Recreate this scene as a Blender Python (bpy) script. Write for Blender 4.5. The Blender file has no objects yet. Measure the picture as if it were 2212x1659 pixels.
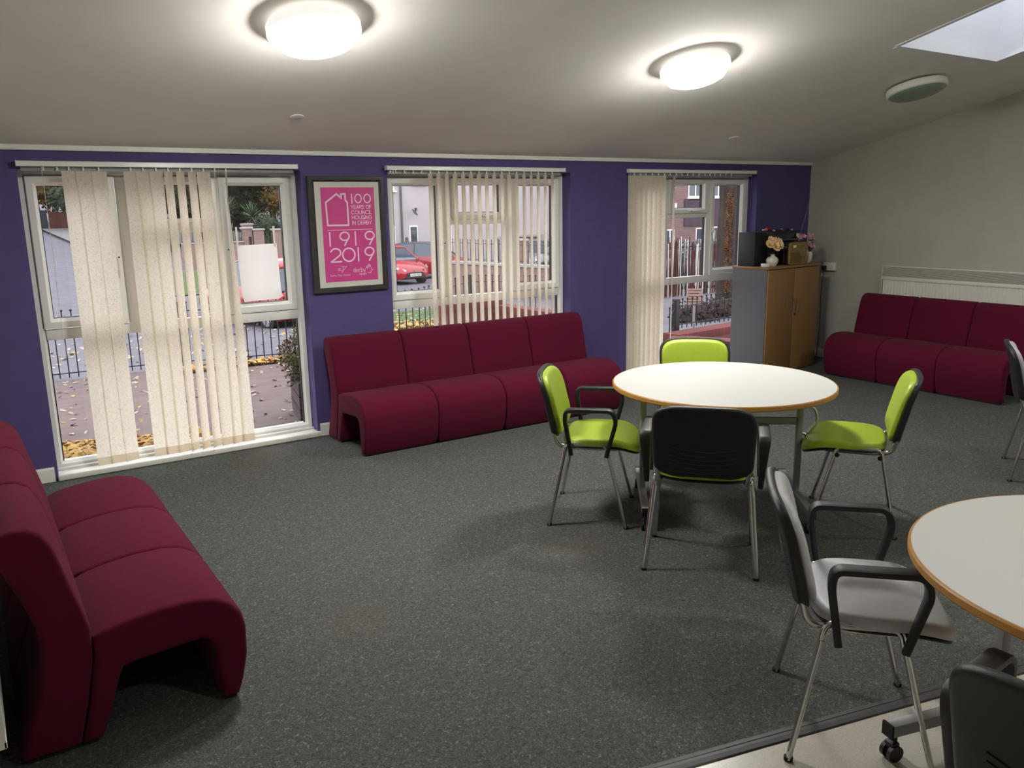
import bpy, bmesh, math, random
from mathutils import Vector, Matrix
random.seed(7)
sc = bpy.context.scene
COL = sc.collection
R = math.radians
# ------------------------------------------------------------------ camera, world, light, exposure
F_PX, YAW, PITCH, ROLL = 1778.9155, 0.5828580, 0.2115806, -0.0173245
CAM = Vector((0, -5.94494, 1.70))
fw = Vector((math.sin(YAW)*math.cos(PITCH), math.cos(YAW)*math.cos(PITCH), -math.sin(PITCH)))
rt = Vector((math.cos(YAW), -math.sin(YAW), 0)); up = rt.cross(fw)
rt2 = rt*math.cos(ROLL)+up*math.sin(ROLL); up2 = -rt*math.sin(ROLL)+up*math.cos(ROLL)
cd = bpy.data.cameras.new('camera'); cam = bpy.data.objects.new('camera', cd); COL.objects.link(cam)
mw = Matrix((rt2, up2, -fw)).transposed().to_4x4(); mw.translation = CAM
cam.matrix_world = mw; cd.sensor_fit = 'HORIZONTAL'; cd.sensor_width = 36; cd.lens = 36*F_PX/2212
cd.clip_start = .02; cd.clip_end = 500; sc.camera = cam
sc.view_settings.view_transform = 'Standard'; sc.view_settings.look = 'None'; sc.view_settings.gamma = 1
sc.view_settings.use_curve_mapping = False
sc.view_settings.exposure = 0.45
SKY = 2.6; LAMP = 116.0
w = bpy.data.worlds.new('overcast_sky'); sc.world = w; w.use_nodes = True
nt = w.node_tree; bg = nt.nodes['Background']
tc = nt.nodes.new('ShaderNodeTexCoord'); sx = nt.nodes.new('ShaderNodeSeparateXYZ'); cr = nt.nodes.new('ShaderNodeValToRGB')
nt.links.new(tc.outputs['Generated'], sx.inputs[0]); nt.links.new(sx.outputs['Z'], cr.inputs[0])
cr.color_ramp.elements[0].position = .0; cr.color_ramp.elements[0].color = (.76,.74,.76,1)
cr.color_ramp.elements[1].position = .6; cr.color_ramp.elements[1].color = (.80,.82,.88,1)
nt.links.new(cr.outputs[0], bg.inputs['Color']); bg.inputs['Strength'].default_value = SKY
sc.cycles.max_bounces = 8; sc.cycles.transparent_max_bounces = 24
sc.cycles.sample_clamp_indirect = 4

# ------------------------------------------------------------------ materials
def lin(c): return c/12.92 if c <= .04045 else ((c+.055)/1.055)**2.4
def rgb(r,g,b): return (lin(r/255),lin(g/255),lin(b/255),1)
MATS = {}
def rgx(r,g,b): return tuple(v*.58 for v in rgb(r,g,b)[:3])+(1,)
def mat(name, col, rough=.6, metal=0, var=0, vscale=40, bump=0, bscale=200, spec=.5, coat=0, stretch=None, col2=None, sheen=0, thr=(.35,.65)):
    if name in MATS: return MATS[name]
    m = bpy.data.materials.new(name); m.use_nodes = True; n = m.node_tree; b = n.nodes['Principled BSDF']
    b.inputs['Base Color'].default_value = col; b.inputs['Roughness'].default_value = rough; b.inputs['Metallic'].default_value = metal
    b.inputs['Specular IOR Level'].default_value = spec; b.inputs['Coat Weight'].default_value = coat
    if sheen: b.inputs['Sheen Weight'].default_value = sheen
    t = n.nodes.new('ShaderNodeTexCoord'); mp = n.nodes.new('ShaderNodeMapping'); n.links.new(t.outputs['Object'], mp.inputs[0])
    if stretch: mp.inputs['Scale'].default_value = stretch
    if var or col2:
        nz = n.nodes.new('ShaderNodeTexNoise'); nz.inputs['Scale'].default_value = vscale; nz.inputs['Detail'].default_value = 3
        n.links.new(mp.outputs[0], nz.inputs['Vector'])
        r = n.nodes.new('ShaderNodeValToRGB'); r.color_ramp.elements[0].position = thr[0]; r.color_ramp.elements[1].position = thr[1]
        c2 = col2 if col2 else tuple(min(1,x*(1+var)) for x in col[:3])+(1,)
        c1 = col if col2 else tuple(x*(1-var) for x in col[:3])+(1,)
        r.color_ramp.elements[0].color = c1; r.color_ramp.elements[1].color = c2
        n.links.new(nz.outputs['Fac'], r.inputs[0]); n.links.new(r.outputs[0], b.inputs['Base Color'])
    if bump:
        nb = n.nodes.new('ShaderNodeTexNoise'); nb.inputs['Scale'].default_value = bscale; nb.inputs['Detail'].default_value = 2
        n.links.new(mp.outputs[0], nb.inputs['Vector'])
        bp = n.nodes.new('ShaderNodeBump'); bp.inputs['Strength'].default_value = bump; bp.inputs['Distance'].default_value = .002
        n.links.new(nb.outputs['Fac'], bp.inputs['Height']); n.links.new(bp.outputs[0], b.inputs['Normal'])
    MATS[name] = m; return m
def emit(name, col, s):
    m = bpy.data.materials.new(name); m.use_nodes = True; b = m.node_tree.nodes['Principled BSDF']
    b.inputs['Base Color'].default_value = (.8,.8,.8,1); b.inputs['Emission Color'].default_value = col; b.inputs['Emission Strength'].default_value = s
    return m
def glass_mat(name, tint=(.97,.98,.98,1), refl=1.0):
    m = bpy.data.materials.new(name); m.use_nodes = True; n = m.node_tree; n.nodes.remove(n.nodes['Principled BSDF'])
    o = n.nodes['Material Output']; t = n.nodes.new('ShaderNodeBsdfTransparent'); t.inputs[0].default_value = tint
    g = n.nodes.new('ShaderNodeBsdfGlossy'); g.inputs['Roughness'].default_value = .02
    f = n.nodes.new('ShaderNodeLayerWeight'); f.inputs['Blend'].default_value = .5
    pw = n.nodes.new('ShaderNodeMath'); pw.operation = 'POWER'; pw.inputs[1].default_value = 5; n.links.new(f.outputs['Facing'], pw.inputs[0])
    mu = n.nodes.new('ShaderNodeMath'); mu.operation = 'MULTIPLY_ADD'; mu.inputs[1].default_value = .9*refl; mu.inputs[2].default_value = .05*refl
    x = n.nodes.new('ShaderNodeMixShader'); n.links.new(pw.outputs[0], mu.inputs[0]); n.links.new(mu.outputs[0], x.inputs[0])
    n.links.new(t.outputs[0], x.inputs[1]); n.links.new(g.outputs[0], x.inputs[2]); n.links.new(x.outputs[0], o.inputs[0]); return m
def brick_mat(name, c1, c2, mortar, scale, rough=.85, rot=None, bw=.215, rh=.075, ms=.01):
    m = bpy.data.materials.new(name); m.use_nodes = True; n = m.node_tree; b = n.nodes['Principled BSDF']; b.inputs['Roughness'].default_value = rough
    t = n.nodes.new('ShaderNodeTexCoord'); sp = n.nodes.new('ShaderNodeSeparateXYZ'); n.links.new(t.outputs['Object'], sp.inputs[0])
    ad = n.nodes.new('ShaderNodeMath'); n.links.new(sp.outputs['X'], ad.inputs[0]); n.links.new(sp.outputs['Y'], ad.inputs[1])
    cb = n.nodes.new('ShaderNodeCombineXYZ'); n.links.new(ad.outputs[0], cb.inputs[0]); n.links.new(sp.outputs['Z'], cb.inputs[1])
    k = n.nodes.new('ShaderNodeTexBrick'); k.inputs['Scale'].default_value = scale; k.inputs['Color1'].default_value = c1; k.inputs['Color2'].default_value = c2
    k.inputs['Mortar'].default_value = mortar; k.inputs['Brick Width'].default_value = bw; k.inputs['Row Height'].default_value = rh; k.inputs['Mortar Size'].default_value = ms
    n.links.new(cb.outputs[0], k.inputs['Vector']); n.links.new(k.outputs['Color'], b.inputs['Base Color']); return m

M = dict(
 purple=mat('purple_wall_paint', rgb(80,68,120), .75, var=.05, vscale=8, bump=.15, bscale=300),
 beige=mat('beige_wall_paint', rgb(176,173,160), .8, var=.03, vscale=5, bump=.15, bscale=300),
 ceil=mat('ceiling_paint', rgb(234,230,224), .85, var=.02, vscale=3, bump=.1, bscale=120),
 white=mat('white_gloss_paint', rgb(226,224,216), .35, var=.02, vscale=6),
 upvc=mat('white_upvc', rgb(232,231,225), .3, var=.015, vscale=5),
 gasket=mat('black_gasket', rgb(22,22,22), .6),
 chrome=mat('chrome', rgb(205,205,205), .12, 1),
 black=mat('black_plastic', rgb(24,24,25), .42, bump=.3, bscale=900),
 blackm=mat('matt_black', rgb(18,18,19), .8),
 lime=mat('lime_vinyl', rgb(156,178,46), .36, var=.03, vscale=60, bump=.25, bscale=700),
 grey=mat('silver_grey_vinyl', rgb(192,192,198), .32, var=.03, vscale=60, bump=.25, bscale=700),
 maroon=mat('maroon_fabric', rgb(86,18,41), .95, var=.12, vscale=500, bump=.5, bscale=900, spec=.1, sheen=.03),
 frame=mat('grey_powder_coat', rgb(140,142,144), .38),
 lam=mat('white_laminate', rgb(206,206,202), .3, var=.02, vscale=300),
 wedge=mat('wood_edge', rgb(178,128,62), .45, var=.12, vscale=30, stretch=(1,1,12)),
 oak=mat('oak_veneer', rgb(134,101,60), .45, var=.07, vscale=9, stretch=(6,6,.35)),
 cabgrey=mat('grey_laminate', rgb(92,92,97), .5, var=.03, vscale=200),
 vinyl=mat('cream_vinyl_floor', rgb(176,170,158), .3, var=.1, vscale=260, bump=.1, bscale=150),
 rubber=mat('edge_strip', rgb(48,46,46), .5, var=.1, vscale=60),
 cer=mat('cream_ceramic', rgb(214,208,192), .2, coat=.3),
 peach=mat('peach_petals', rgb(238,208,160), .7, var=.12, vscale=80),
 pink=mat('pink_petals', rgb(226,196,202), .7, col2=rgb(204,112,134), vscale=60),
 leaf=mat('dark_leaves', rgb(34,46,34), .7, var=.3, vscale=40),
 brass=mat('radio_olive', rgb(128,108,52), .4, var=.06, vscale=200),
 gold=mat('radio_gold', rgb(170,150,90), .3, .7),
 paper=mat('white_paper', rgb(236,230,224), .8, var=.01, vscale=4),
 plate=mat('white_plastic', rgb(215,214,205), .4),
 mag=mat('magenta_print', rgb(214,66,144), .5, var=.04, vscale=6),
 inkw=mat('pale_pink_ink', rgb(250,214,232), .5),
 mat_=mat('off_white_mount', rgb(214,211,200), .8, var=.03, vscale=30),
 pfr=mat('charcoal_frame', rgb(52,52,52), .35, var=.15, vscale=12),
 iron=mat('black_iron', rgb(22,22,26), .5),
 asphalt=mat('asphalt', rgx(128,124,134), .9, var=.12, vscale=3, bump=.3, bscale=60),
 paving=mat('wet_red_paving', rgx(128,103,99), .75, var=.16, vscale=2.5, stretch=(1,3,1)),
 kerb=mat('kerb_stone', rgx(150,146,146), .85, var=.1),
 grass=mat('grass', rgx(94,118,60), .95, var=.3, vscale=14, bump=1, bscale=60),
 glass=glass_mat('window_glass'),
 render_=mat('white_render', rgx(226,216,218), .9, var=.03, vscale=1.2),
 redcar=mat('red_car_paint', rgx(200,34,52), .25, coat=.6), cgl=mat('car_glass', rgb(60,70,82), .08, spec=.8),
 dgrey=mat('dark_grey_paint', rgb(60,62,66), .4, coat=.3), silver=mat('silver_car_paint', rgx(150,152,160), .25, .4, coat=.5),
 bark=mat('bark', rgx(74,62,54), .95, var=.35, vscale=7, stretch=(1,1,.25), bump=1, bscale=30),
 ivy=mat('orange_bark_streak', rgx(138,94,64), .95, var=.3, vscale=9),
 autumn=mat('autumn_leaves', rgx(150,112,54), .8, col2=rgx(96,92,52), vscale=2.2),
 green=mat('green_leaves', rgx(76,92,58), .8, col2=rgx(48,60,42), vscale=1.5),
 darkf=mat('dark_evergreen', rgx(58,56,50), .9, col2=rgx(78,82,52), vscale=1.3),  # naturally dark foliage, two leaf tones mixed by noise
 yleaf=mat('yellow_leaves', rgb(190,158,88), .8, col2=rgb(150,98,62), vscale=14, thr=(.45,.62)),
 pleaf=mat('pale_fallen_leaves', rgx(214,200,180), .7, col2=rgx(206,170,92), vscale=9, thr=(.5,.6)),
 plank=mat('weathered_timber', rgx(104,86,84), .85, var=.25, vscale=10, stretch=(1,1,6)),
 redfence=mat('red_brown_fence', rgx(110,62,56), .9, var=.2, vscale=5), darkfence=mat('dark_slate_fence', rgx(66,66,80), .9, var=.15, vscale=5),
 stone=mat('pale_coping', rgx(196,192,184), .8, var=.06), tile=mat('purple_hung_tiles', rgx(96,76,88), .85, var=.2, vscale=3, stretch=(1,1,8)),
 lampw=mat('frosted_white', rgb(222,222,214), .3, spec=.5), greendif=mat('green_emergency_diffuser', rgb(116,136,120), .3),
 rad=mat('radiator_enamel', rgb(216,214,204), .35), red=mat('red_plastic', rgb(170,24,34), .25), sil=mat('silver_plastic', rgb(160,160,160), .3, .6),
 signw=mat('sign_pink', rgx(206,172,160), .7), tyre=mat('tyre', rgb(30,30,32), .85), bumper=mat('black_bumper', rgb(34,34,38), .6),
)
M['rbrick'] = brick_mat('red_brick', rgx(150,72,66), rgx(128,58,54), rgx(120,92,86), 1)
M['bbrick'] = brick_mat('buff_brick', rgx(186,150,138), rgx(168,132,120), rgx(170,150,142), 1)
M['pbrick'] = brick_mat('pinkish_brick', rgx(160,126,126), rgx(146,112,112), rgx(160,134,130), .7)
M['ubrick'] = brick_mat('soldier_brick', rgx(150,66,60), rgx(128,54,48), rgx(104,66,60), 1, bw=.075, rh=.3)

def carpet():
    m = bpy.data.materials.new('charcoal_green_carpet'); m.use_nodes = True; n = m.node_tree; b = n.nodes['Principled BSDF']
    b.inputs['Roughness'].default_value = .95; b.inputs['Specular IOR Level'].default_value = .12
    t = n.nodes.new('ShaderNodeTexCoord')
    def noise(s, d=2, dist=0):
        z = n.nodes.new('ShaderNodeTexNoise'); z.inputs['Scale'].default_value = s; z.inputs['Detail'].default_value = d; z.inputs['Distortion'].default_value = dist
        n.links.new(t.outputs['Object'], z.inputs['Vector']); return z
    a = noise(78, 3, 1.6); r = n.nodes.new('ShaderNodeValToRGB'); e = r.color_ramp.elements
    e[0].position = .3; e[0].color = rgb(56,59,57); e[1].position = .6; e[1].color = rgb(84,86,82)
    x = e.new(.74); x.color = rgb(124,126,120)
    n.links.new(a.outputs['Fac'], r.inputs[0])
    g = noise(.9, 2); r2 = n.nodes.new('ShaderNodeValToRGB'); r2.color_ramp.elements[0].position = .62; r2.color_ramp.elements[1].position = .78
    r2.color_ramp.elements[0].color = (0,0,0,1); r2.color_ramp.elements[1].color = (.5,.5,.5,1); n.links.new(g.outputs['Fac'], r2.inputs[0])
    mx = n.nodes.new('ShaderNodeMixRGB'); mx.inputs[2].default_value = rgb(92,80,68); n.links.new(r2.outputs[0], mx.inputs[0]); n.links.new(r.outputs[0], mx.inputs[1])
    n.links.new(mx.outputs[0], b.inputs['Base Color'])
    bp = n.nodes.new('ShaderNodeBump'); bp.inputs['Strength'].default_value = .6; bp.inputs['Distance'].default_value = .004
    n.links.new(a.outputs['Fac'], bp.inputs['Height']); n.links.new(bp.outputs[0], b.inputs['Normal']); return m
M['carpet'] = carpet()
def vane_mat():
    m = bpy.data.materials.new('blind_fabric'); m.use_nodes = True; n = m.node_tree; n.nodes.remove(n.nodes['Principled BSDF']); o = n.nodes['Material Output']
    t = n.nodes.new('ShaderNodeTexCoord'); z = n.nodes.new('ShaderNodeTexNoise'); z.inputs['Scale'].default_value = 34; z.inputs['Detail'].default_value = 1; z.inputs['Distortion'].default_value = 2.2
    n.links.new(t.outputs['Object'], z.inputs['Vector']); r = n.nodes.new('ShaderNodeValToRGB'); e = r.color_ramp.elements
    e[0].position = .46; e[0].color = rgb(243,234,218); e[1].position = .56; e[1].color = rgb(243,234,218); k = e.new(.51); k.color = rgb(222,210,192)
    n.links.new(z.outputs['Fac'], r.inputs[0])
    d = n.nodes.new('ShaderNodeBsdfDiffuse'); tr = n.nodes.new('ShaderNodeBsdfTranslucent'); x = n.nodes.new('ShaderNodeMixShader'); x.inputs[0].default_value = .58
    n.links.new(r.outputs[0], d.inputs[0]); n.links.new(r.outputs[0], tr.inputs[0]); n.links.new(d.outputs[0], x.inputs[1]); n.links.new(tr.outputs[0], x.inputs[2])
    n.links.new(x.outputs[0], o.inputs[0]); return m
M['vane'] = vane_mat()
def thin(name, col, f):
    m = bpy.data.materials.new(name); m.use_nodes = True; n = m.node_tree; n.nodes.remove(n.nodes['Principled BSDF']); o = n.nodes['Material Output']
    d = n.nodes.new('ShaderNodeBsdfDiffuse'); tr = n.nodes.new('ShaderNodeBsdfTranslucent'); x = n.nodes.new('ShaderNodeMixShader'); x.inputs[0].default_value = f
    d.inputs[0].default_value = col; tr.inputs[0].default_value = col; n.links.new(d.outputs[0], x.inputs[1]); n.links.new(tr.outputs[0], x.inputs[2]); n.links.new(x.outputs[0], o.inputs[0]); return m
M['hem'] = thin('aged_blind_hem', rgb(240,230,210), .55)
M['paper'] = thin('thin_white_paper', rgb(244,238,232), .55)

# ------------------------------------------------------------------ mesh helpers
class MB:
    def __init__(s): s.bm = bmesh.new()
    def box(s, x0,x1,y0,y1,z0,z1, bev=0, seg=2, rz=0, piv=None):
        vs = [s.bm.verts.new(p) for p in ((x0,y0,z0),(x1,y0,z0),(x1,y1,z0),(x0,y1,z0),(x0,y0,z1),(x1,y0,z1),(x1,y1,z1),(x0,y1,z1))]
        fs = [s.bm.faces.new([vs[i] for i in q]) for q in ((3,2,1,0),(4,5,6,7),(0,1,5,4),(1,2,6,5),(2,3,7,6),(3,0,4,7))]
        if bev:
            es = list({e for f in fs for e in f.edges}); r = bmesh.ops.bevel(s.bm, geom=es, offset=bev, segments=seg, affect='EDGES', profile=.5)
            vs = list({v for f in r['faces'] for v in f.verts} | {v for v in vs if v.is_valid})
        if rz:
            p = piv or ((x0+x1)/2,(y0+y1)/2,0); bmesh.ops.rotate(s.bm, verts=vs, cent=p, matrix=Matrix.Rotation(rz,3,'Z'))
        return s
    def ring_loft(s, rings, cap=True, close=True):
        R_ = [[s.bm.verts.new(p) for p in r] for r in rings]; n = len(R_[0])
        for a,b in zip(R_, R_[1:]):
            for i in range(n if close else n-1):
                j = (i+1) % n; s.bm.faces.new((a[i],a[j],b[j],b[i]))
        if cap:
            try: s.bm.faces.new(R_[0][::-1]); s.bm.faces.new(R_[-1])
            except ValueError: pass
        return s
    def tube(s, pts, r, n=10, cap=True, ry=None, upv=None):
        pts = [Vector(p) for p in pts]; rings = []; ry = ry or r; prev = None
        for i,p in enumerate(pts):
            t = ((pts[min(i+1,len(pts)-1)]-pts[max(i-1,0)])).normalized()
            if upv is not None: u = Vector(upv)
            elif prev is not None: u = prev
            else: u = Vector((0,0,1)) if abs(t.z) < .9 else Vector((1,0,0))
            a = t.cross(u); a = a.normalized() if a.length > 1e-6 else t.orthogonal().normalized(); b = a.cross(t).normalized(); prev = b
            rr = r[i] if isinstance(r,(list,tuple)) else r; rb = ry[i] if isinstance(ry,(list,tuple)) else ry
            if n == 4: q = [(-1,-1),(1,-1),(1,1),(-1,1)]; rings.append([p+a*rr*x+b*rb*y for x,y in q])
            else: rings.append([p+a*rr*math.cos(k*2*math.pi/n)+b*rb*math.sin(k*2*math.pi/n) for k in range(n)])
        return s.ring_loft(rings, cap)
    def cyl(s, c, r, h, n=24, axis='z', r2=None):
        r2 = r if r2 is None else r2; rings = []
        for rr,hh in ((r,0),(r2,h)):
            ring = []
            for k in range(n):
                a = k*2*math.pi/n; u,v = rr*math.cos(a), rr*math.sin(a)
                ring.append({'z':(c[0]+u,c[1]+v,c[2]+hh),'y':(c[0]+u,c[1]+hh,c[2]-v),'x':(c[0]+hh,c[1]+u,c[2]+v)}[axis])
            rings.append(ring)
        return s.ring_loft(rings)
    def lathe(s, prof, c=(0,0,0), n=32, sx=1, sy=1):
        rings = [[(c[0]+r*math.cos(k*2*math.pi/n)*sx, c[1]+r*math.sin(k*2*math.pi/n)*sy, c[2]+z) for k in range(n)] for r,z in prof]
        return s.ring_loft(rings)
    def prism(s, poly, x0, x1, bev=0, seg=3, fn=None):
        # poly of (d,z) extruded along the local x
        a = [s.bm.verts.new((x0,d,z)) for d,z in poly]; f = s.bm.faces.new(a)
        r = bmesh.ops.extrude_face_region(s.bm, geom=[f]); nv = [v for v in r['geom'] if isinstance(v, bmesh.types.BMVert)]
        bmesh.ops.translate(s.bm, verts=nv, vec=(x1-x0,0,0))
        if bev:
            es = [e for e in s.bm.edges if abs(e.verts[0].co.x-e.verts[1].co.x) < 1e-6 and (e.verts[0] in a or e.verts[0] in nv)]
            bmesh.ops.bevel(s.bm, geom=es, offset=bev, segments=seg, affect='EDGES', profile=.5)
        return s
    def quad(s, *ps): s.bm.faces.new([s.bm.verts.new(p) for p in ps]); return s
    def sphere(s, c, r, seg=16, sc_=(1,1,1)):
        bmesh.ops.create_uvsphere(s.bm, u_segments=seg, v_segments=seg//2+2, radius=r, matrix=Matrix.Translation(c) @ Matrix.Diagonal((*sc_,1))); return s
    def build(s, name, m, parent=None, smooth=40, loc=None):
        if 'letter' not in name and 'regist' not in name: bmesh.ops.remove_doubles(s.bm, verts=s.bm.verts, dist=1e-6)
        bmesh.ops.recalc_face_normals(s.bm, faces=s.bm.faces)
        me = bpy.data.meshes.new(name); s.bm.to_mesh(me); s.bm.free()
        if smooth:
            for p in me.polygons: p.use_smooth = True
            me.set_sharp_from_angle(angle=R(smooth))
        me.materials.append(m if not isinstance(m,str) else M[m])
        o = bpy.data.objects.new(name, me); COL.objects.link(o)
        if loc: o.location = loc
        if parent: o.parent = parent
        return o
def arc(pts, r=.03, n=5):
    # round the interior corners of a polyline
    P = [Vector(p) for p in pts]; out = [P[0]]
    for a,b,c in zip(P, P[1:], P[2:]):
        d1 = (a-b); d2 = (c-b); q = min(r, d1.length*.49, d2.length*.49); s_ = b+d1.normalized()*q; e_ = b+d2.normalized()*q
        for k in range(n+1):
            t = k/n; out.append(s_*(1-t)**2 + b*2*t*(1-t) + e_*t*t)
    out.append(P[-1]); return out
def tag(o, label=None, cat=None, group=None, kind=None):
    if label: o['label'] = label
    if cat: o['category'] = cat
    if group: o['group'] = group
    if kind: o['kind'] = kind
    return o
def empty(name, loc=(0,0,0), rz=0, **k):
    o = bpy.data.objects.new(name, None); o.empty_display_size = .1; COL.objects.link(o); o.location = loc; o.rotation_euler.z = rz; return tag(o, **k)
def copy_tree(o, parent=None):
    c = o.copy(); COL.objects.link(c)
    if parent: c.parent = parent
    for ch in list(o.children): copy_tree(ch, c)
    return c
def struct(name, mb, m, smooth=0):
    return tag(mb.build(name, m, smooth=smooth), kind='structure')
def superell(n, ax, ay, p=4.0, pb=None):
    out = []; pt = p
    for k in range(n):
        t = 2*math.pi*(k+.5)/n; c,s_ = math.cos(t), math.sin(t); p = pt if (pb is None or s_ > 0) else pb
        out.append((ax*math.copysign(abs(c)**(2/p),c), ay*math.copysign(abs(s_)**(2/p),s_)))
    return out
def pad(mb, ax, ay, thick, fn, rnd=.02, p=4.0, n=48, bottom=True, plan=None, pb=None):
    """cushion: fn(u,v,h) -> world point; u,v plan coords, h = height above its mid surface"""
    base = superell(n, 1, 1, p, pb); rings = []
    def ring(sx, sy, h): return [fn(x*sx if plan is None else plan(x*sx,y*sy), y*sy, h) for x,y in base]
    for k in (.02,.25,.5,.7,.85): rings.append(ring((ax-rnd)*k, (ay-rnd)*k, thick))
    for i in range(6):
        a = i/5*math.pi/2; rings.append(ring(ax-rnd+rnd*math.sin(a), ay-rnd+rnd*math.sin(a), thick-rnd+rnd*math.cos(a)))
    rings.append(ring(ax, ay, 0)); rings.append(ring(ax-.004, ay-.004, -.002))
    for k in (.85,.5,.02): rings.append(ring(ax*k, ay*k, -.002))
    mb.ring_loft(rings); return mb

# ------------------------------------------------------------------ room shell
Z0, SL = 2.115, .235                      # ceiling height at the window wall, rise per metre away from it
def cz(y): return Z0 - SL*y
XR, YB, XL, XLB = 7.896, -9.5, -.2, -3.0
WX = [.352, 2.804, 5.257]; WW = 1.77; WB, WT, WD = .04, 1.985, .27
b = MB()
xs = [XL-.3] + [v for x in WX for v in (x, x+WW)] + [XR+.3]
for i in range(0, len(xs), 2): b.box(xs[i], xs[i+1], 0, WD, -.3, 2.4)
for x in WX: b.box(x, x+WW, 0, WD, WT, 2.4).box(x, x+WW, 0, WD, -.3, .0)
struct('wall_back', b, 'purple')
b = MB()
for (y0,y1) in ((YB, .0),):
    b.ring_loft([[(XR,y0,-.3),(XR,y1,-.3),(XR,y1,cz(y1)+.1),(XR,y0,cz(y0)+.1)],[(XR+.25,y0,-.3),(XR+.25,y1,-.3),(XR+.25,y1,cz(y1)+.1),(XR+.25,y0,cz(y0)+.1)]])
struct('wall_right', b, 'beige')
b = MB(); y0,y1 = -4.7,0
b.ring_loft([[(XL,y0,-.3),(XL,y1,-.3),(XL,y1,cz(y1)+.1),(XL,y0,cz(y0)+.1)],[(XL-.15,y0,-.3),(XL-.15,y1,-.3),(XL-.15,y1,cz(y1)+.1),(XL-.15,y0,cz(y0)+.1)]])
b.box(XLB, XL-.15, y0, y0+.15, -.3, cz(y0)+.1)
b.box(XLB-.15, XLB, YB, y0+.15, -.3, cz(YB)+.1)
struct('wall_left', b, 'beige')
struct('wall_front', MB().box(XLB-.15, XR+.25, YB-.2, YB, -.3, cz(YB)+.1), 'beige')
# ceiling with the skylight opening
SK = (5.39, 6.66, -3.75, -2.51)
b = MB(); T = .02
def cslab(x0,x1,ya,yb): b.ring_loft([[(x0,ya,cz(ya)),(x1,ya,cz(ya)),(x1,yb,cz(yb)),(x0,yb,cz(yb))],[(x0,ya,cz(ya)+T),(x1,ya,cz(ya)+T),(x1,yb,cz(yb)+T),(x0,yb,cz(yb)+T)]])
cslab(XLB-.2, SK[0], YB-.2, .2); cslab(SK[1], XR+.3, YB-.2, .2); cslab(SK[0], SK[1], YB-.2, SK[2]); cslab(SK[0], SK[1], SK[3], .2)
struct('ceiling', b, 'ceil')
b = MB(); h = .75; g = .03
def shaft(p,q,nx,ny):
    (xa,ya),(xb,yb) = p,q; i = -.012/g
    P_ = lambda x,y,k,dz: (x+nx*k, y+ny*k, cz(y+ny*k)+dz)
    b.ring_loft([[P_(xa,ya,i,-.004),P_(xb,yb,i,-.004),P_(xb,yb,i,h),P_(xa,ya,i,h)],[P_(xa,ya,1,-.004),P_(xb,yb,1,-.004),P_(xb,yb,1,h),P_(xa,ya,1,h)]])
shaft((SK[0],SK[2]),(SK[0],SK[3]),-g,0); shaft((SK[1],SK[2]),(SK[1],SK[3]),g,0); shaft((SK[0],SK[2]),(SK[1],SK[2]),0,-g); shaft((SK[0],SK[3]),(SK[1],SK[3]),0,g)
skl = empty('window_4', (0,0,0), kind='structure')
b.build('skylight_shaft', mat('skylight_shaft_paint', rgb(228,230,234), .8), skl, smooth=0)
b = MB()
for x in (SK[0],SK[1]-.05): b.ring_loft([[(x,SK[2],cz(SK[2])+h),(x+.05,SK[2],cz(SK[2])+h),(x+.05,SK[3],cz(SK[3])+h),(x,SK[3],cz(SK[3])+h)],[(x,SK[2],cz(SK[2])+h+.05),(x+.05,SK[2],cz(SK[2])+h+.05),(x+.05,SK[3],cz(SK[3])+h+.05),(x,SK[3],cz(SK[3])+h+.05)]])
b.build('frame', M['upvc'], skl, smooth=0)
b = MB(); b.quad(*[(x,y,cz(y)+h+.02) for x,y in ((SK[0],SK[2]),(SK[1],SK[2]),(SK[1],SK[3]),(SK[0],SK[3]))]); b.build('glass', M['glass'], skl, smooth=0)
# floors: carpet / vinyl with a diagonal rubber edge strip
def edge_y(x): return -4.35 - (x-1.7)*.235 if x < 20 else 0
EP = [(-3.2, edge_y(-3.2)), (8.2, edge_y(8.2))]
b = MB(); b.ring_loft([[(EP[0][0],EP[0][1],-.3),(EP[1][0],EP[1][1],-.3),(8.2,WD-.01,-.3),(-3.2,WD-.01,-.3)],[(EP[0][0],EP[0][1],0),(EP[1][0],EP[1][1],0),(8.2,WD-.01,0),(-3.2,WD-.01,0)]])
struct('floor', b, 'carpet')
b = MB(); b.ring_loft([[(-3.2,YB-.2,-.3),(8.2,YB-.2,-.3),(EP[1][0],EP[1][1],-.3),(EP[0][0],EP[0][1],-.3)],[(-3.2,YB-.2,-.002),(8.2,YB-.2,-.002),(EP[1][0],EP[1][1],-.002),(EP[0][0],EP[0][1],-.002)]])
struct('floor', b, 'vinyl')
b = MB(); d = Vector((EP[1][0]-EP[0][0], EP[1][1]-EP[0][1],0)).normalized(); nn = Vector((-d.y,d.x,0))
prof = [(-.03,0),(-.026,.003),(-.008,.005),(-.006,.0035),(.006,.0035),(.008,.005),(.026,.003),(.03,0)]
b.ring_loft([[Vector((*p,0))+nn*u+Vector((0,0,v)) for u,v in prof] for p in EP]); struct('trim_1', b, 'rubber')
# coving strip at the top of the window wall, skirtings, sills
b = MB(); b.box(XL, XR, -.022, 0, 2.088, 2.125, bev=.004); struct('trim_2', b, 'white')
b = MB(); sgs = [XL] + [v for x in WX for v in (x-.02, x+WW+.02)] + [XR]
for i in range(0, len(sgs), 2):
    b.prism([(0,0),(-.016,0),(-.016,.082),(-.010,.095),(0,.095)], sgs[i], sgs[i+1])
struct('baseboard_back', b, 'white')
b = MB(); b.box(XR-.016, XR, YB, -.016, 0, .095, bev=.004); struct('baseboard_right', b, 'white')
b = MB(); b.box(XL, XL+.016, -4.7, -.016, 0, .095, bev=.004); struct('baseboard_left', b, 'white')

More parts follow.
